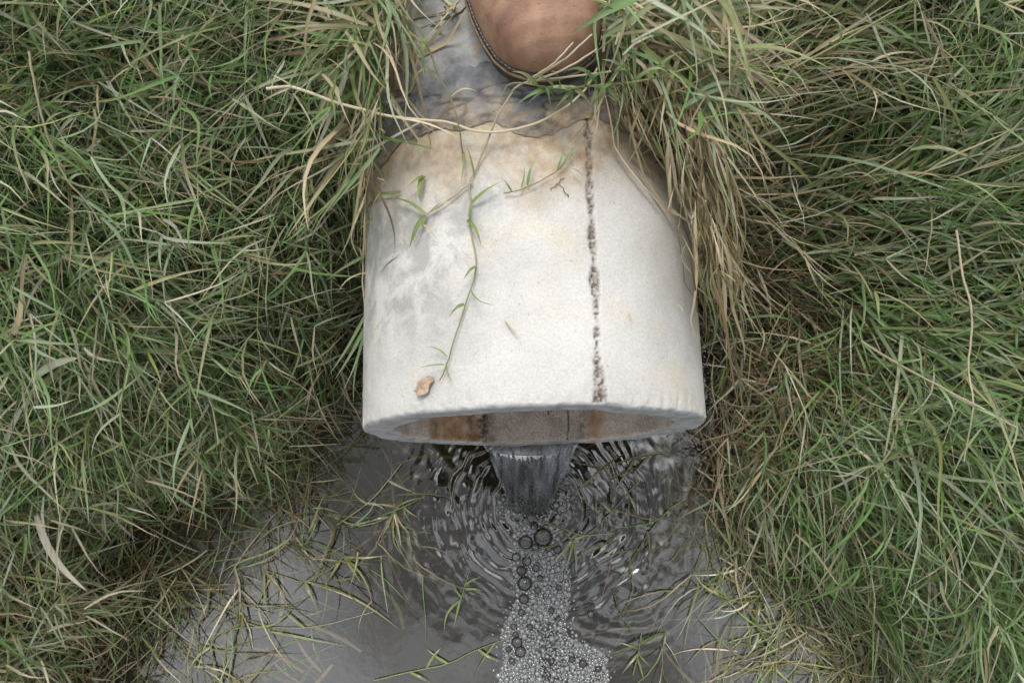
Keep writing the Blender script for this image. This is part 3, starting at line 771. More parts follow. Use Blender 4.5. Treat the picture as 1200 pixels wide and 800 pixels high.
sprig('grass_runner', 'leafy runner lying down the upper left shoulder of the pipe over the grey stain', 'runner',
      [(554, 213), (521, 238), (499, 253), (484, 281)],
      [((499, 253), (480, 290), .0030), ((497, 206), (493, 238), .0028), ((497, 206), (475, 222), .002), ((500, 252), (458, 232), .002), ((505, 248), (528, 236), .0015, TT), ((494, 262), (512, 282), .0012, TT), ((470, 225), (440, 226), .002)],
      z='pipe', rad=.0009, stem_col=(TAN[2], TAN[0]), leaf_col=GY, seed=5)
sprig('grass_runner', 'small thin green sprig lying beside the top of the seam on the pipe', 'runner',
      [(590, 227), (616, 220), (653, 200), (671, 180)],
      [((653, 200), (664, 173), .0014), ((656, 198), (679, 165), .0014), ((611, 220), (613, 190), .0012), ((618, 217), (629, 184), .0016), ((671, 198), (684, 210), .0009), ((600, 225), (585, 208), .001)],
      z='pipe', rad=.0006, stem_col=(YEL[0], YEL[1]), leaf_col=GP, seed=6)
sprig('hanging_sprig', 'sprig hanging beside the left wall of the pipe with a rooted node and fanned leaves', 'sprig',
      [(432, 175, .43), (428, 250, .41), (425, 320, .39), (427, 352, .385), (430, 392, .375)],
      [((430, 372, .38), (400, 462, .33), .0022), ((430, 378, .38), (392, 445, .34), .0022), ((430, 385, .38), (414, 476, .32), .0024), ((431, 392, .375), (424, 470, .32), .0022), ((430, 365, .38), (385, 440, .34), .0020),
       ((431, 388, .375), (438, 445, .35), .0014), ((425, 320, .39), (452, 328, .39), .0014, TT), ((425, 320, .39), (396, 342, .38), .0014, TT), ((426, 312, .39), (420, 288, .40), .001, TT), ((427, 300, .4), (380, 330, .38), .002)],
      z=.38, rad=.0013, stem_col=(TAN[0], TAN[2]), leaf_col=GP, seed=7, arch=.004)
sprig('grass_runner', 'leafy green runner with dry shoots heaped against the toe of the boot', 'runner',
      [(850, 62, .57), (800, 82, .575), (750, 95, .572), (700, 100, .567), (650, 103, .56), (602, 97, .556), (588, 112, .548)],
      [((690, 100, .567), (640, 118, .545), .0026), ((660, 103, .56), (618, 122, .54), .0024), ((700, 98, .57), (660, 84, .585), .0022), ((720, 96, .57), (690, 132, .545), .0028), ((740, 92, .57), (705, 70, .59), .0026),
       ((650, 102, .56), (625, 92, .575), .002), ((640, 104, .56), (600, 128, .54), .002), ((760, 90, .575), (800, 60, .59), .003), ((670, 103, .56), (668, 135, .54), .0022), ((710, 98, .57), (735, 125, .55), .0025), ((630, 102, .56), (655, 122, .545), .0018), ((684, 100, .567), (712, 84, .58), .0024)] + [((630 + 9 * k, 100 + (k % 3), .562), (600 + 9 * k + 37 * ((k * 7) % 5) / 2, 118 + (k * 11) % 19 if k % 3 else 84, .545 if k % 3 else .585), .0020 + .0002 * (k % 4), (GG if k % 2 else (GREEN[3], TAN[0]))) for k in range(13)],
      z=.56, rad=.0012, stem_col=(YEL[0], YEL[2]), leaf_col=GG, seed=8, arch=.01)
for k, (a, b) in enumerate([((619, 94, .556), (672, 50, .61)), ((620, 95, .556), (694, 40, .615)), ((622, 97, .556), (700, 57, .61))]):
    sprig('dry_straw', ['dry straw leaning against the boot toe, lowest and shortest of three', 'dry straw leaning against the boot toe, middle of three fanning out', 'dry straw leaning against the boot toe, rightmost of three'][k], 'straw',
          [a, tuple((np.array(a) + np.array(b)) / 2 + np.array([3, 3, .012])), b], z=.56, rad=.0011, stem_col=TT, mat=M_STRAW, seed=20 + k, group='straws leaning on the boot')
sprig('broad_grass', 'broad fresh green blade arching over the right side of the boot', 'grass', None, [((748, -4, .63), (669, 41, .635), .0048, (GREEN[1], GREEN[4]))], z=.6, arch=.012, seed=31)
sprig('broad_grass', 'broad green blade poking in over the top of the boot', 'grass', None, [((735, 18, .63), (642, 3, .665), .0036, (GREEN[1], YEL[0]))], z=.6, arch=.012, seed=32)
sprig('dry_straw', 'short upright straw lying at the head of the pipe seam', 'straw', [(699, 100, .56), (698, 122, .545), (698, 141, .535)], z=.54, rad=.0015, stem_col=TT, mat=M_STRAW, seed=33)
# single long stems that stand out on the banks
for lab, st, lv, sd in [
    ('long tan runner curving down through the grass near the upper left corner', [(34, 60), (38, 87), (52, 147), (66, 185), (80, 213), (101, 236), (118, 262)], [((66, 185), (40, 215)), ((80, 213), (112, 205)), ((52, 147), (78, 130))], 41),
    ('pale straw runner lying level left of the long bowed stem', [(175, 114), (205, 116), (238, 126), (270, 134), (297, 139), (330, 132)], [((297, 139), (340, 160)), ((297, 139), (292, 108)), ((238, 126), (262, 108))], 42),
    ('tan stem slanting down through the middle of the left bank', [(198, 352), (215, 400), (232, 440), (248, 475), (256, 520)], [((232, 440), (205, 462)), ((248, 475), (282, 490))], 43),
    ('straw stem dropping straight down through the grass near the right edge', [(1121, 270), (1128, 320), (1139, 367), (1135, 430), (1140, 476), (1130, 540)], [((1139, 367), (1170, 392)), ((1135, 430), (1104, 448)), ((1140, 476), (1180, 500))], 44),
    ('straw stem sweeping down right across the bright grass of the right bank', [(1010, 400), (1050, 425), (1100, 452), (1150, 478), (1190, 500)], [((1050, 425), (1082, 420)), ((1100, 452), (1120, 490))], 45),
    ('yellow-green stem rising to the upper right through the right bank', [(930, 80), (985, 50), (1040, 18), (1080, -5)], [((985, 50), (1022, 48)), ((985, 50), (975, 20))], 46)]:
    sprig('grass_runner', lab, 'runner', st, lv, z='crown', rad=.0013, stem_col=TT if 'yellow' not in lab else (YEL[0], YEL[2]), leaf_col=GP, seed=sd)
# broad dead blades on the left bank
for lab, a, b, w_, cc, sd in [
    ('broad grey dead blade lying by the water at the lower left', (42, 603), (103, 693), .0052, ((.36, .34, .28), (.40, .37, .31)), 51),
    ('broad pale dead blade at the left edge of the bank', (2, 530), (32, 468), .0048, ((.36, .34, .30), (.42, .39, .34)), 52),
    ('short broad pale green blade near the left edge, pointing up right', (40, 442), (92, 419), .0040, (PALE[0], PALE[3]), 53),
    ('broad tan blade standing near the left edge under the brightest grass', (14, 392), (24, 338), .0042, (TAN[3], TAN[0]), 54)]:
    sprig('dead_grass', lab, 'grass', None, [(a, b, w_, cc)], z='canopy', arch=.004, mat=M_STRAW, seed=sd, tip=5.0)

# ---- floating and trailing grass on the pond
WZ = .006
for lab, st, lv, cols, sd in [
    ('long olive stem floating slantwise across the dark water at lower left', [(128, 645), (179, 670), (244, 701), (286, 728), (312, 736)], [((244, 701), (228, 738)), ((244, 701), (252, 668)), ((286, 728), (255, 748))], OO, 61),
    ('arched floating sprig with fanned leaves left of the foam', [(309, 667), (335, 676), (357, 681), (385, 668), (403, 652)], [((403, 652), (424, 684)), ((403, 652), (437, 712)), ((360, 681), (468, 737)), ((364, 682), (424, 704)), ((403, 652), (455, 650)), ((357, 680), (371, 712)), ((309, 667), (315, 726)), ((309, 667), (343, 708)), ((400, 655), (375, 690))], (OLIVE[3], YEL[0]), 62),
    ('bent floating stem folded back on itself near the bottom left', [(256, 798), (247, 757), (258, 742), (286, 735), (357, 735), (400, 727), (442, 715)], [((318, 740), (406, 757)), ((300, 735), (346, 708)), ((357, 735), (330, 712)), ((247, 757), (220, 790))], (YEL[0], PALE[0]), 63),
    ('yellow-green runner floating up from the bottom edge towards the foam', [(438, 797), (480, 787), (525, 777), (556, 762), (580, 753), (597, 747)], [((580, 753), (553, 797)), ((525, 777), (500, 760)), ((560, 760), (590, 775)), ((480, 787), (505, 800)), ((500, 782), (520, 755))], GY, 64),
    ('green sprig floating alone between the foam and the left bank', [(540, 702), (545, 685), (550, 668)], [((540, 702), (521, 740)), ((540, 702), (532, 735)), ((545, 690), (567, 692)), ((545, 685), (566, 676)), ((541, 700), (528, 680))], (GREEN[3], YEL[0]), 65),
    ('pale green tuft resting on the right side of the foam trail', [(672, 634), (695, 621), (716, 600), (735, 578), (750, 562)], [((672, 634), (655, 614)), ((672, 634), (644, 664)), ((672, 634), (661, 672)), ((672, 634), (675, 676)), ((672, 634), (691, 627)), ((716, 600), (700, 585)), ((735, 578), (745, 600))], (YEL[0], PALE[0]), 66),
    ('rusty yellow tuft floating between the left bank and the ripples', [(440, 640), (456, 608), (470, 590)], [((462, 598), (446, 632)), ((462, 598), (480, 625)), ((465, 594), (498, 583)), ((465, 594), (438, 590)), ((470, 590), (490, 606)), ((462, 600), (470, 640)), ((456, 606), (432, 612))], (OLIVE[1], TAN[0]), 67),
    ('dark runner floating level near the lower right with a knot of leaves', [(826, 690), (854, 702), (896, 706), (930, 706), (957, 701)], [((890, 705), (877, 748)), ((890, 705), (888, 740)), ((896, 706), (905, 742)), ((892, 703), (888, 668)), ((826, 690), (854, 702), .003), ((930, 706), (915, 730)), ((840, 696), (820, 680))], (OLIVE[1], GREEN[3]), 68),
    ('straw coloured runner trailing in the water near the bottom right', [(855, 752), (889, 742), (930, 730), (968, 720)], [((889, 742), (870, 772)), ((930, 730), (952, 755)), ((905, 738), (890, 715)), ((930, 730), (975, 745))], (YEL[2], PALE[2]), 69),
    ('thin olive stalk leaning out under the right lip of the pipe', [(672, 541), (705, 549), (714, 562), (718, 590)], [((705, 549), (668, 580)), ((714, 562), (760, 545)), ((705, 549), (735, 530))], OO, 70),
    ('long brown blade trailing over the ripples from the right bank', [(778, 530), (745, 535), (718, 545), (690, 560)], [((745, 535), (720, 575)), ((760, 533), (742, 555))], (OLIVE[3], TAN[3]), 71),
    ('pale stalk floating out from the left bank below the pipe corner', [(395, 615), (430, 590), (455, 563), (470, 543)], [((430, 590), (412, 570)), ((455, 563), (490, 578)), ((430, 590), (452, 598))], (TAN[1], PALE[0]), 72),
    ('leafy knot floating at the bottom edge right of the foam', [(742, 790), (748, 765), (752, 742)], [((748, 765), (728, 790)), ((748, 765), (770, 785)), ((750, 755), (775, 740)), ((748, 760), (725, 752)), ((747, 770), (755, 798))], (OLIVE[1], GREEN[4]), 73)]:
    sprig('floating_grass', lab, 'floating grass', st, lv, z=WZ, rad=.0011, stem_col=cols, leaf_col=cols, lw=.0021, arch=.006, mat=M_WEED, seed=sd, group='grass floating on the pond')

# ---- uncountable weed along the water's edge: above, on and below the surface
def make_weed(seed=77):
    g = np.random.default_rng(seed); up, sub = Acc(), Acc()
    def band(n, lo, hi, fall, clump=True):
        out = np.zeros((0, 2))
        while len(out) < n:
            q = np.stack([g.uniform(-.95, .95, 4000), g.uniform(-.62, .12, 4000)], -1)
            d = shore_dist(*q.T) + 0.03 * fbm(q[:, 0] * 8, q[:, 1] * 8, 2.0, 2)
            pr = np.exp(-np.maximum(-d, 0) / fall) * (d < hi) * (d > lo)
            pr *= 1 - 0.97 * np.exp(-((q[:, 0] - 0.0) / 0.17)**4) * (q[:, 1] > -0.28)
            pr *= sstep(-.15, .25, fbm(q[:, 0] * 11, q[:, 1] * 11, 7.0, 2)) if clump else 1.0
            out = np.concatenate([out, q[g.random(len(q)) < pr]])
        return out[:n]
    # emergent shoots leaning over the edge
    xy = band(430, -0.27, 0.03, 0.085); n = len(xy); M = 8
    base = np.column_stack([xy, np.full(n, -0.01)])
    az = np.where(xy[:, 0] < 0, RAD(-40), RAD(-125)) + g.normal(size=n) * 1.1
    P = curve(base, az, g.uniform(0.0, 0.7, n), g.uniform(0.06, 0.19, n), g.uniform(0.4, 1.5, n), g.normal(size=n) * .8, M, g)
    P[..., 2] = np.maximum(P[..., 2], 0.008 * g.normal(size=(n, 1)) - .001); P = push_out(P); P = P[~over_pipe(P, .3, -.01)]; n = len(P)
    c = pick(g, n, [(.5, OLIVE), (.5, TAN), (.5, YEL), (.3, BROWN)])
    tubes(P, np.linspace(1, .5, M)[None] * g.uniform(.0006, .0011, n)[:, None], c, c, up, 4)
    for j in range(1, M):
        tan = norm(P[:, j] - P[:, j - 1]); a0 = np.arctan2(tan[:, 1], tan[:, 0]); e0 = np.arcsin(tan[:, 2].clip(-1, 1))
        Q = curve(P[:, j], a0 + g.uniform(.2, .9, n) * (1 if j % 2 else -1), e0 + g.uniform(0, .5, n), g.uniform(.04, .13, n), g.uniform(.1, .8, n), g.normal(size=n) * .6, 6, g)
        Q[..., 2] = np.maximum(Q[..., 2], 0.007 * g.normal(size=(n, 1)) - .001); Q = push_out(Q)
        Q = Q[(g.random(n) < .62) & ~over_pipe(Q, .3, -.01)]; m = len(Q)
        c = pick(g, m, [(.8, OLIVE), (.2, TAN), (.45, YEL), (.3, GREEN), (.12, PALE)])
        strip(Q, wprofile(6, g.uniform(.0007, .0017, m)), sides(Q, g), c, c * 1.05, .28, up)
    # drowned weed just under the surface
    xy = band(1700, -0.36, 0.0, 0.17); n = len(xy)
    base = np.column_stack([xy, g.uniform(-0.035, -0.003, n)])
    P = curve(base, g.uniform(0, 6.28, n), g.uniform(-.1, .25, n), g.uniform(.05, .14, n), g.uniform(-.2, .3, n), g.normal(size=n) * .6, 6, g)
    P[..., 2] = np.minimum(P[..., 2], -0.002)
    c = pick(g, n, [(.6, YEL), (.5, TAN), (.4, OLIVE)])
    strip(P, wprofile(6, g.uniform(.0014, .0034, n)), sides(P, g), c, c, .25, sub)
    return up, sub
up, sub = make_weed()
tag(link_mesh('edge_weed', up.mesh('edge_weed'), M_WEED), 'sparse olive and straw grass straggling out of the shallows', 'weed', kind='stuff')
tag(link_mesh('drowned_weed', sub.mesh('drowned_weed'), M_WEED), 'blurred yellowish grass drowned just under the water surface', 'weed', kind='stuff')

# ---- grass cushions growing over the buried shoulders of the pipe
def cushion(quads, seed):
    g = np.random.default_rng(seed); a = Acc()
    for n, c0, c1, c2, c3, z0, z1, azm, azs, wet in quads:
        u, v = g.random((2, n, 1))
        q = (np.array(c0) * (1 - u) + np.array(c1) * u) * (1 - v) + (np.array(c3) * (1 - u) + np.array(c2) * u) * v
        base = np.array([at_z(x, y, z) for (x, y), z in zip(q, g.uniform(z0, z1, n))])
        P = curve(base, RAD(azm) + g.normal(size=n) * azs, g.uniform(-.2, .7, n), g.uniform(.05, .15, n), g.uniform(.2, 1.4, n), g.normal(size=n) * .5, 8, g)
        P = push_out(P, .004); P = P[~(over_boot(P) | over_pipe(P, .225))]; n = len(P)
        c = pick(g, n, [(1 - wet, TAN), ((1 - wet) * .4, BROWN), (wet * 1.2, GREEN), (.2, YEL), (wet * .4, PALE)])
        strip(P, wprofile(8, g.uniform(.0009, .0030, n)), sides(P, g), c, np.where(g.random((n, 1)) < .25, TAN[g.integers(0, 5, n)], c), .28, a)
    return a
cu = cushion([(90, (694, -60), (740, -60), (740, 70), (696, 70), .53, .60, 10, 1.5, .7), (380, (704, -60), (860, -60), (850, 90), (704, 80), .49, .575, -20, 1.4, .62), (120, (725, 60), (840, 60), (850, 150), (760, 130), .47, .55, -60, 1.1, .45)], 15)
tag(link_mesh('grass_cushion', cu.mesh('grass_cushion'), M_GRASS), 'mixed green and dry grass cushion over the pipe right of the boot', 'grass', kind='stuff')
cu = cushion([(190, (395, -60), (505, -60), (470, 30), (400, 90), .47, .55, -100, 1.3, .6), (90, (400, 60), (465, 40), (448, 170), (400, 200), .43, .50, -100, 1.2, .55)], 16)
tag(link_mesh('grass_cushion', cu.mesh('grass_cushion_b'), M_GRASS), 'mixed green and dry grass cushion creeping over the upper left of the pipe', 'grass', kind='stuff')

# ---- straw mat draped down the right shoulder of the pipe, wisps at the left
def straw_mat(segs, seed):
    g = np.random.default_rng(seed); a = Acc()
    for (n, A, B, D, spread) in segs:
        for k in range(n):
            t = g.random(); p = np.array(A) * (1 - t) + np.array(B) * t + g.normal(size=2) * spread
            q = p + np.array(D) * g.uniform(.3, 1.1) + g.normal(size=2) * np.array([14, 30])
            z0 = 0.535 + g.uniform(0, .02); z1 = g.uniform(.30, .44)
            S = 12; s = np.linspace(0, 1, S)
            zz = z0 + (z1 - z0) * s**1.3
            px = p[0] + (q[0] - p[0]) * s + 7 * g.normal() * np.sin(s * np.pi) + 2.5 * g.normal() * np.sin(s * g.uniform(5, 9)); py = p[1] + (q[1] - p[1]) * s
            P = push_out(np.array([at_z(x, y, z_) for x, y, z_ in zip(px, py, zz)]), 0.003 + g.uniform(0, .012))[None]
            c = pick(g, 1, [(1.0, TAN), (.5, BROWN), (.2, YEL)])
            strip(P, wprofile(S, np.array([g.uniform(.0007, .0019)]), 3.0) * np.minimum(1, .12 + np.linspace(0, 1, S) * 5)[None], sides(P, g, .6), c, c * 1.1, .3, a)
    return a
sm = straw_mat([(110, (716, 95), (800, 60), (78, 190), 12), (110, (765, 110), (830, 170), (48, 170), 18), (90, (806, 200), (845, 310), (22, 120), 12), (34, (714, 105), (740, 120), (66, 130), 7)], 5)
tag(link_mesh('straw_mat', sm.mesh('straw_mat'), M_STRAW), 'mat of dry straw draped down the right shoulder of the pipe', 'straw', kind='stuff')
sm = straw_mat([(34, (470, 20), (440, 120), (-30, 110), 10), (22, (440, 150), (428, 240), (-8, 90), 7), (14, (560, -10), (520, 10), (-90, 110), 10)], 6)
tag(link_mesh('straw_mat', sm.mesh('straw_wisps'), M_STRAW), 'thin wisps of straw along the left shoulder of the pipe', 'straw', kind='stuff')

# ------------------------------------------------------------------ bits lying on the pipe
def dead_leaf():
    nu, nv = 15, 9; U, Vv = np.meshgrid(np.linspace(-1, 1, nu), np.linspace(-1, 1, nv))
    wv = (1 - np.abs(U)**2.2) * 0.7 + .12
    x = U * .0115; y = Vv * wv * .0085 + 0.003 * fbm(U * 2, Vv, 1.0, 2); zz = .0015 + .0045 * np.abs(fbm(U * 1.6, Vv * 1.6, 4.0, 3)) + .0025 * (Vv**2)
    V = np.stack([x.ravel(), y.ravel(), zz.ravel()], -1)
    i = np.arange(nu * nv).reshape(nv, nu)
    return V, np.stack([i[:-1, :-1], i[:-1, 1:], i[1:, 1:], i[1:, :-1]], -1).reshape(-1, 4)
c0 = on_pipe(500, 452, .0005); V, Fq = dead_leaf()
a_ = RAD(35); Rz = np.array([[math.cos(a_), -math.sin(a_), 0], [math.sin(a_), math.cos(a_), 0], [0, 0, 1]]); V = V @ Rz.T
th_ = math.asin(c0[0] / PR); Ry = np.array([[math.cos(th_), 0, math.sin(th_)], [0, 1, 0], [-math.sin(th_), 0, math.cos(th_)]]); V = V @ Ry.T
o = link_mesh('dead_leaf', np_mesh('dead_leaf', V, Fq), M_DEADLEAF); o.location = c0
tag(o, 'small crumpled brown leaf stuck on the pipe near its lip, left side', 'leaf')
for lab, a, b, w_, sd in [('straw flake lying slantwise in the middle of the pale pipe', (592, 376), (612, 398), .0010, 81), ('tiny straw chip near the right edge of the pipe', (795, 357), (801, 366), .0007, 82), ('fine curved straw fibre on the pipe right of the seam', (737, 367), (742, 380), .0005, 83)]:
    sprig('straw_flake', lab, 'straw', None, [(a, b, w_, (TAN[3], TAN[0]))], z='pipe', lift=.0015, arch=.001, mat=M_STRAW, seed=sd)
for lab, c_, sd in [('curled brown rootlet on the pipe just left of the seam, upper one', (662, 210), 84), ('curled brown rootlet on the pipe just left of the seam, lower one', (664, 232), 85)]:
    g = np.random.default_rng(sd); ang = np.linspace(0, 7, 12)
    hd = g.uniform(0, 6.28) + np.cumsum(g.normal(size=12) * .9); st = [(c_[0] + a_, c_[1] + b_) for a_, b_ in zip(np.cumsum(np.cos(hd) * 2.4), np.cumsum(np.sin(hd) * 2.0))]
    sprig('rootlet', lab, 'rootlet', st, [], z='pipe', lift=.0012, rad=.00042, stem_col=(BROWN[1], BROWN[3]), mat=M_STRAW, seed=sd)

# ------------------------------------------------------------------ leather boot standing on the pipe
def boot():
    D = np.array([0, .004, .012, .024, .042, .065, .09, .12, .15, .18, .205, .23, .255, .275, .288, .294])
    Wd = np.array([.004, .022, .036, .0455, .0520, .0560, .0575, .0560, .052, .0455, .0405, .038, .037, .034, .024, .006])
    Cx = np.array([.006, .006, .0055, .005, .004, .002, 0, -.001, -.001, 0, 0, 0, 0, 0, 0, 0])
    d = np.concatenate([np.linspace(0, .03, 18)**1.0, np.linspace(.034, .27, 50), np.linspace(.273, .294, 12)])
    hw = np.interp(d, D, Wd); cx = np.interp(d, D, Cx)
    n = len(d)
    def outline(off):
        ctr = np.column_stack([np.concatenate([cx + hw, (cx - hw)[::-1]]), np.concatenate([d, d[::-1]])])
        nx = np.gradient(ctr, axis=0); nrm = norm(np.column_stack([nx[:, 1], -nx[:, 0]]))
        return ctr + nrm * off
    def slabm(off0, off1, z0, z1, bev=.0012):
        rings = []
        for off, z in ((off0 - bev, z0), (off0, z0 + bev), (off1, z1 - bev), (off1 - bev, z1)):
            q = outline(off); rings.append(np.column_stack([q, np.full(len(q), z)]))
        m = len(rings[0]); V = np.concatenate(rings); i = np.arange(4 * m).reshape(4, m); j = np.roll(i, -1, 1)
        Fs = [np.stack([i[:-1], j[:-1], j[1:], i[1:]], -1).reshape(-1, 4)]
        h = m // 2
        for r in (0, 3):
            a = i[r, :h]; b = i[r, ::-1][:h]
            Fs.append(np.stack([a[:-1], a[1:], b[1:], b[:-1]], -1))
        return V, np.concatenate(Fs)
    parts = []
    V, Fq = slabm(.0020, .0030, .0, .016); parts.append(('outsole', V, Fq, M_RUBBER))
    V, Fq = slabm(.0050, .0046, .0162, .0195, .0008); parts.append(('welt', V, Fq, M_WELT))
    V, Fq = slabm(.0040, .0034, .0196, .0240, .001); parts.append(('rand', V, Fq, M_RUBBER))
    # upper: arches over each station
    H = np.interp(d, [0, .004, .012, .025, .045, .07, .10, .13, .16, .19, .22, .25, .28, .294], [.018, .030, .041, .050, .057, .062, .069, .082, .104, .122, .128, .126, .118, .104])
    ph = np.linspace(0, np.pi, 49)
    e = 0.72
    V = [np.stack([cx[0] + .002 * np.cos(ph), 0 * ph + .0015, .022 + .001 * np.sin(ph)], -1)]
    for k in range(n):
        c, s = np.cos(ph), np.sin(ph)
        x = cx[k] + (hw[k] + .0012) * np.sign(c) * np.abs(c)**e * (1 - .06 * s); z = .0225 + (H[k] - .0025) * np.abs(s)**(e + .05)
        yy = d[k] + 0 * x
        cre = .0016 * np.sin((d[k] - .085) * 330 + 2 * c) * math.exp(-((d[k] - .105) / .02)**2) * s
        z = z + cre + .0012 * fbm(x * 30, d[k] * 30 + 0 * x, 2.0, 3) * s
        V.append(np.stack([x, yy, z], -1))
    V = np.concatenate(V); i = np.arange((n + 1) * 49).reshape(n + 1, 49)
    parts.append(('upper', V, np.stack([i[:-1, :-1], i[:-1, 1:], i[1:, 1:], i[1:, :-1]], -1).reshape(-1, 4)[:, ::-1], M_LEATHER))
    # shaft with an open padded top
    th = np.linspace(0, 2 * np.pi, 48, endpoint=False); R = []
    for zz, rx, ry, cy in ((.095, .038, .062, .222), (.13, .040, .058, .226), (.16, .043, .056, .230), (.19, .046, .058, .233), (.205, .049, .060, .233), (.210, .047, .058, .233), (.206, .044, .055, .233), (.16, .039, .050, .230), (.11, .034, .048, .226)):
        R.append(np.column_stack([rx * np.cos(th), cy + ry * np.sin(th), np.full(48, zz)]))
    V = np.concatenate(R); i = np.arange(len(V)).reshape(-1, 48); j = np.roll(i, -1, 1)
    parts.append(('shaft', V, np.stack([i[:-1], j[:-1], j[1:], i[1:]], -1).reshape(-1, 4), M_LEATHER))
    # tongue and laces
    for k in range(5):
        dd = .130 + .014 * k; hh = np.interp(dd, d, H) + .022
        xs = np.linspace(-.022, .022, 9); P = np.column_stack([xs, dd + xs * (.25 if k % 2 else -.25), hh + .004 - xs**2 * 9])
        a = one_tube(P, .0018, .0018, (0.1,) * 3, (0.1,) * 3); parts.append(('lace', np.concatenate(a.V), np.concatenate(a.F), M_RUBBER))
    # stitches round the welt
    q = outline(.0026); seg = np.r_[0, np.cumsum(np.linalg.norm(np.diff(q, axis=0), axis=1))]
    a = Acc()
    for s0 in np.arange(.004, seg[-1] - .004, .0044):
        P = np.array([[np.interp(s_, seg, q[:, 0]), np.interp(s_, seg, q[:, 1]), .0243 + zz] for s_, zz in ((s0, 0), (s0 + .0014, .0004), (s0 + .0028, 0))])
        tubes(P[None], np.full((1, 3), .00055), np.array([[.3] * 3]), np.array([[.3] * 3]), a, 4)
    parts.append(('stitching', np.concatenate(a.V), np.concatenate(a.F), M_THREAD))
    return parts
tip = at_z(640, 98, .536)
root = empty('leather_boot', (tip[0], tip[1], PZ + PR + .0095)); root.rotation_euler = (0, 0, RAD(9))
tag(root, 'scuffed tan leather boot standing on the pipe, toe pointing at the water', 'boot')
for nm, V, Fq, mt in boot():
    o = link_mesh(nm, np_mesh(nm, V, Fq), mt, root, smooth=nm not in ('outsole', 'welt'))

# ------------------------------------------------------------------ foam
def dome(nr=5, nt_=12):
    V = []; 
    for a in np.linspace(-.25, np.pi / 2 - .14, nr):
        t = np.linspace(0, 2 * np.pi, nt_, endpoint=False); V.append(np.column_stack([np.cos(a) * np.cos(t), np.cos(a) * np.sin(t), np.full(nt_, math.sin(a))]))
    V = np.vstack(V + [[[0, 0, 1]]]); Fs = []
    for r in range(nr - 1):
        for k in range(nt_): Fs.append((r * nt_ + k, r * nt_ + (k + 1) % nt_, (r + 1) * nt_ + (k + 1) % nt_, (r + 1) * nt_ + k))
    tp = (nr - 1) * nt_
    for k in range(0, nt_, 2): Fs.append((tp + k, tp + (k + 1) % nt_, tp + (k + 2) % nt_, nr * nt_))
    return V, np.array(Fs)
PXM = 1.27e-3
big = [(636, 629, 10.5), (616, 635, 8), (615, 683, 8.2), (611, 668, 5.6), (614, 701, 5.6), (617, 657, 5.2), (605, 652, 5), (653, 643, 5), (606, 752, 6), (610, 763, 6), (626, 616, 4.4), (628, 665, 4), (630, 691, 3.6), (683, 777, 4.4),
       (692, 719, 4.2), (643, 642, 3.8), (627, 641, 4.2), (633, 677, 3.6), (646, 715, 3.2), (611, 717, 3.8), (602, 734, 3.5), (604, 743, 3.4), (600, 774, 3.5), (621, 734, 3.2), (616, 610, 3.8), (670, 772, 3.4), (701, 783, 3.2), (655, 688, 3.2), (596, 760, 3.2), (654, 724, 3.0)]
Vd, Fd = dome(9, 24)
dm = np_mesh('bubble', Vd, Fd); dm.materials.append(M_BUB); dm.polygons.foreach_set('use_smooth', np.ones(len(dm.polygons), bool))
for k, (px, py, r) in enumerate(big):
    c = at_z(px, py, 0); o = bpy.data.objects.new('foam_bubble', dm); COL.objects.link(o)
    o.location = (c[0], c[1], ripple(c[0], c[1]) + .0002); s_ = r * PXM; o.scale = (s_, s_, s_ * .8)
    lab = {0: 'largest clear bubble, at the head of the foam trail', 1: 'big clear bubble just left of the largest one', 2: 'big clear bubble on the left edge halfway down the foam trail', 14: 'lone bubble on the dark water right of the foam trail'}.get(k, 'clear bubble larger than its froth, in the %s of the foam trail' % ('right-hand lobe' if px > 660 and py > 740 else 'head' if py < 660 else 'middle' if py < 728 else 'lower left lobe'))
    tag(o, lab, 'bubble', 'large bubbles in the foam')
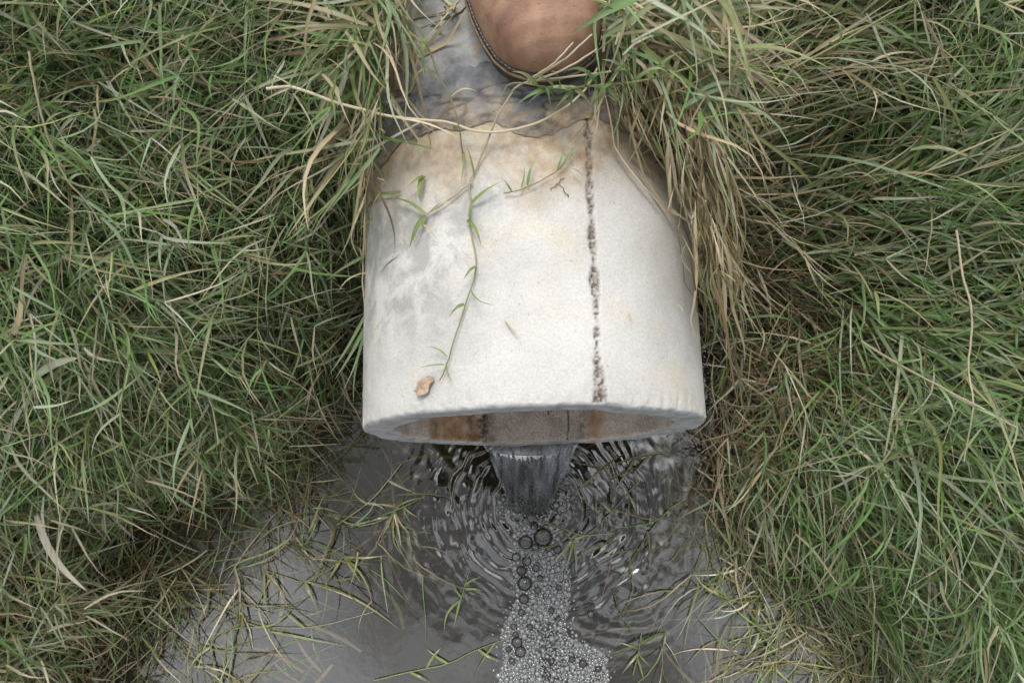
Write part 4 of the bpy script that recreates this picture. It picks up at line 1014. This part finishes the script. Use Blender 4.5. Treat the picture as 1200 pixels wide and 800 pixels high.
def foam(seed=9):
    g = np.random.default_rng(seed); Vs, Fs, n = Acc(), [], 0
    V0, F0 = dome(5, 10); pl = [(px, py, r) for px, py, r in big]; grid_ = {}
    def ok(px, py, r):
        for a, b, c in pl[:len(big)]:
            if (a - px)**2 + (b - py)**2 < (c + r * .8)**2: return False
        gx_, gy_ = int(px // 6), int(py // 6)
        for i in (-1, 0, 1):
            for j in (-1, 0, 1):
                for a, b, c in grid_.get((gx_ + i, gy_ + j), ()):
                    if (a - px)**2 + (b - py)**2 < (.82 * (c + r))**2: return False
        grid_.setdefault((gx_, gy_), []).append((px, py, r)); return True
    tb = np.arange(570, 840) ; W1 = 7 * fbm(tb * .03, 1.0, 2.0, 3); W2 = 7 * fbm(tb * .03, 4.0, 2.0, 3)
    def dens(px, py):
        w1 = W1[int(py) - 570]; w2 = W2[int(py) - 570]
        if py < 606: return .35 * math.exp(-((px - 625) / 30)**2) * (py > 578)
        l = np.interp(py, [606, 640, 700, 740, 800, 840], [612, 602, 602, 590, 587, 590]) + w1
        r = np.interp(py, [606, 640, 700, 725, 745, 765, 800, 840], [640, 662, 664, 665, 668, 706, 714, 700]) + w2
        if not l < px < r: return .015 if l - 10 < px < r + 10 else 0
        mid = math.exp(-((px - np.interp(py, [720, 800], [642, 644])) / 24)**2) * float(sstep(712, 735, py))
        return 1.0 - .88 * mid
    out = []
    for it in range(60000):
        px, py = g.uniform(575, 722), g.uniform(576, 835)
        r = [g.uniform(2.0, 3.4), g.uniform(1.3, 2.3), g.uniform(.8, 1.5)][0 if it < 1800 else 1 if it < 9000 else 2]
        if g.random() < dens(px, py) and ok(px, py, r): out.append((px, py, r))
    a = Acc()
    for px, py, r in out:
        c = at_z(px, py, 0); c[2] = ripple(c[0], c[1])
        a.add(V0 * r * PXM * np.array([1, 1, .85]) + c, F0, np.ones((len(V0), 3)))
    return a
fm = foam()
tag(link_mesh('foam', fm.mesh('foam'), M_FOAM), 'trail of fine grey froth drifting away from the plunging stream', 'foam', kind='stuff')
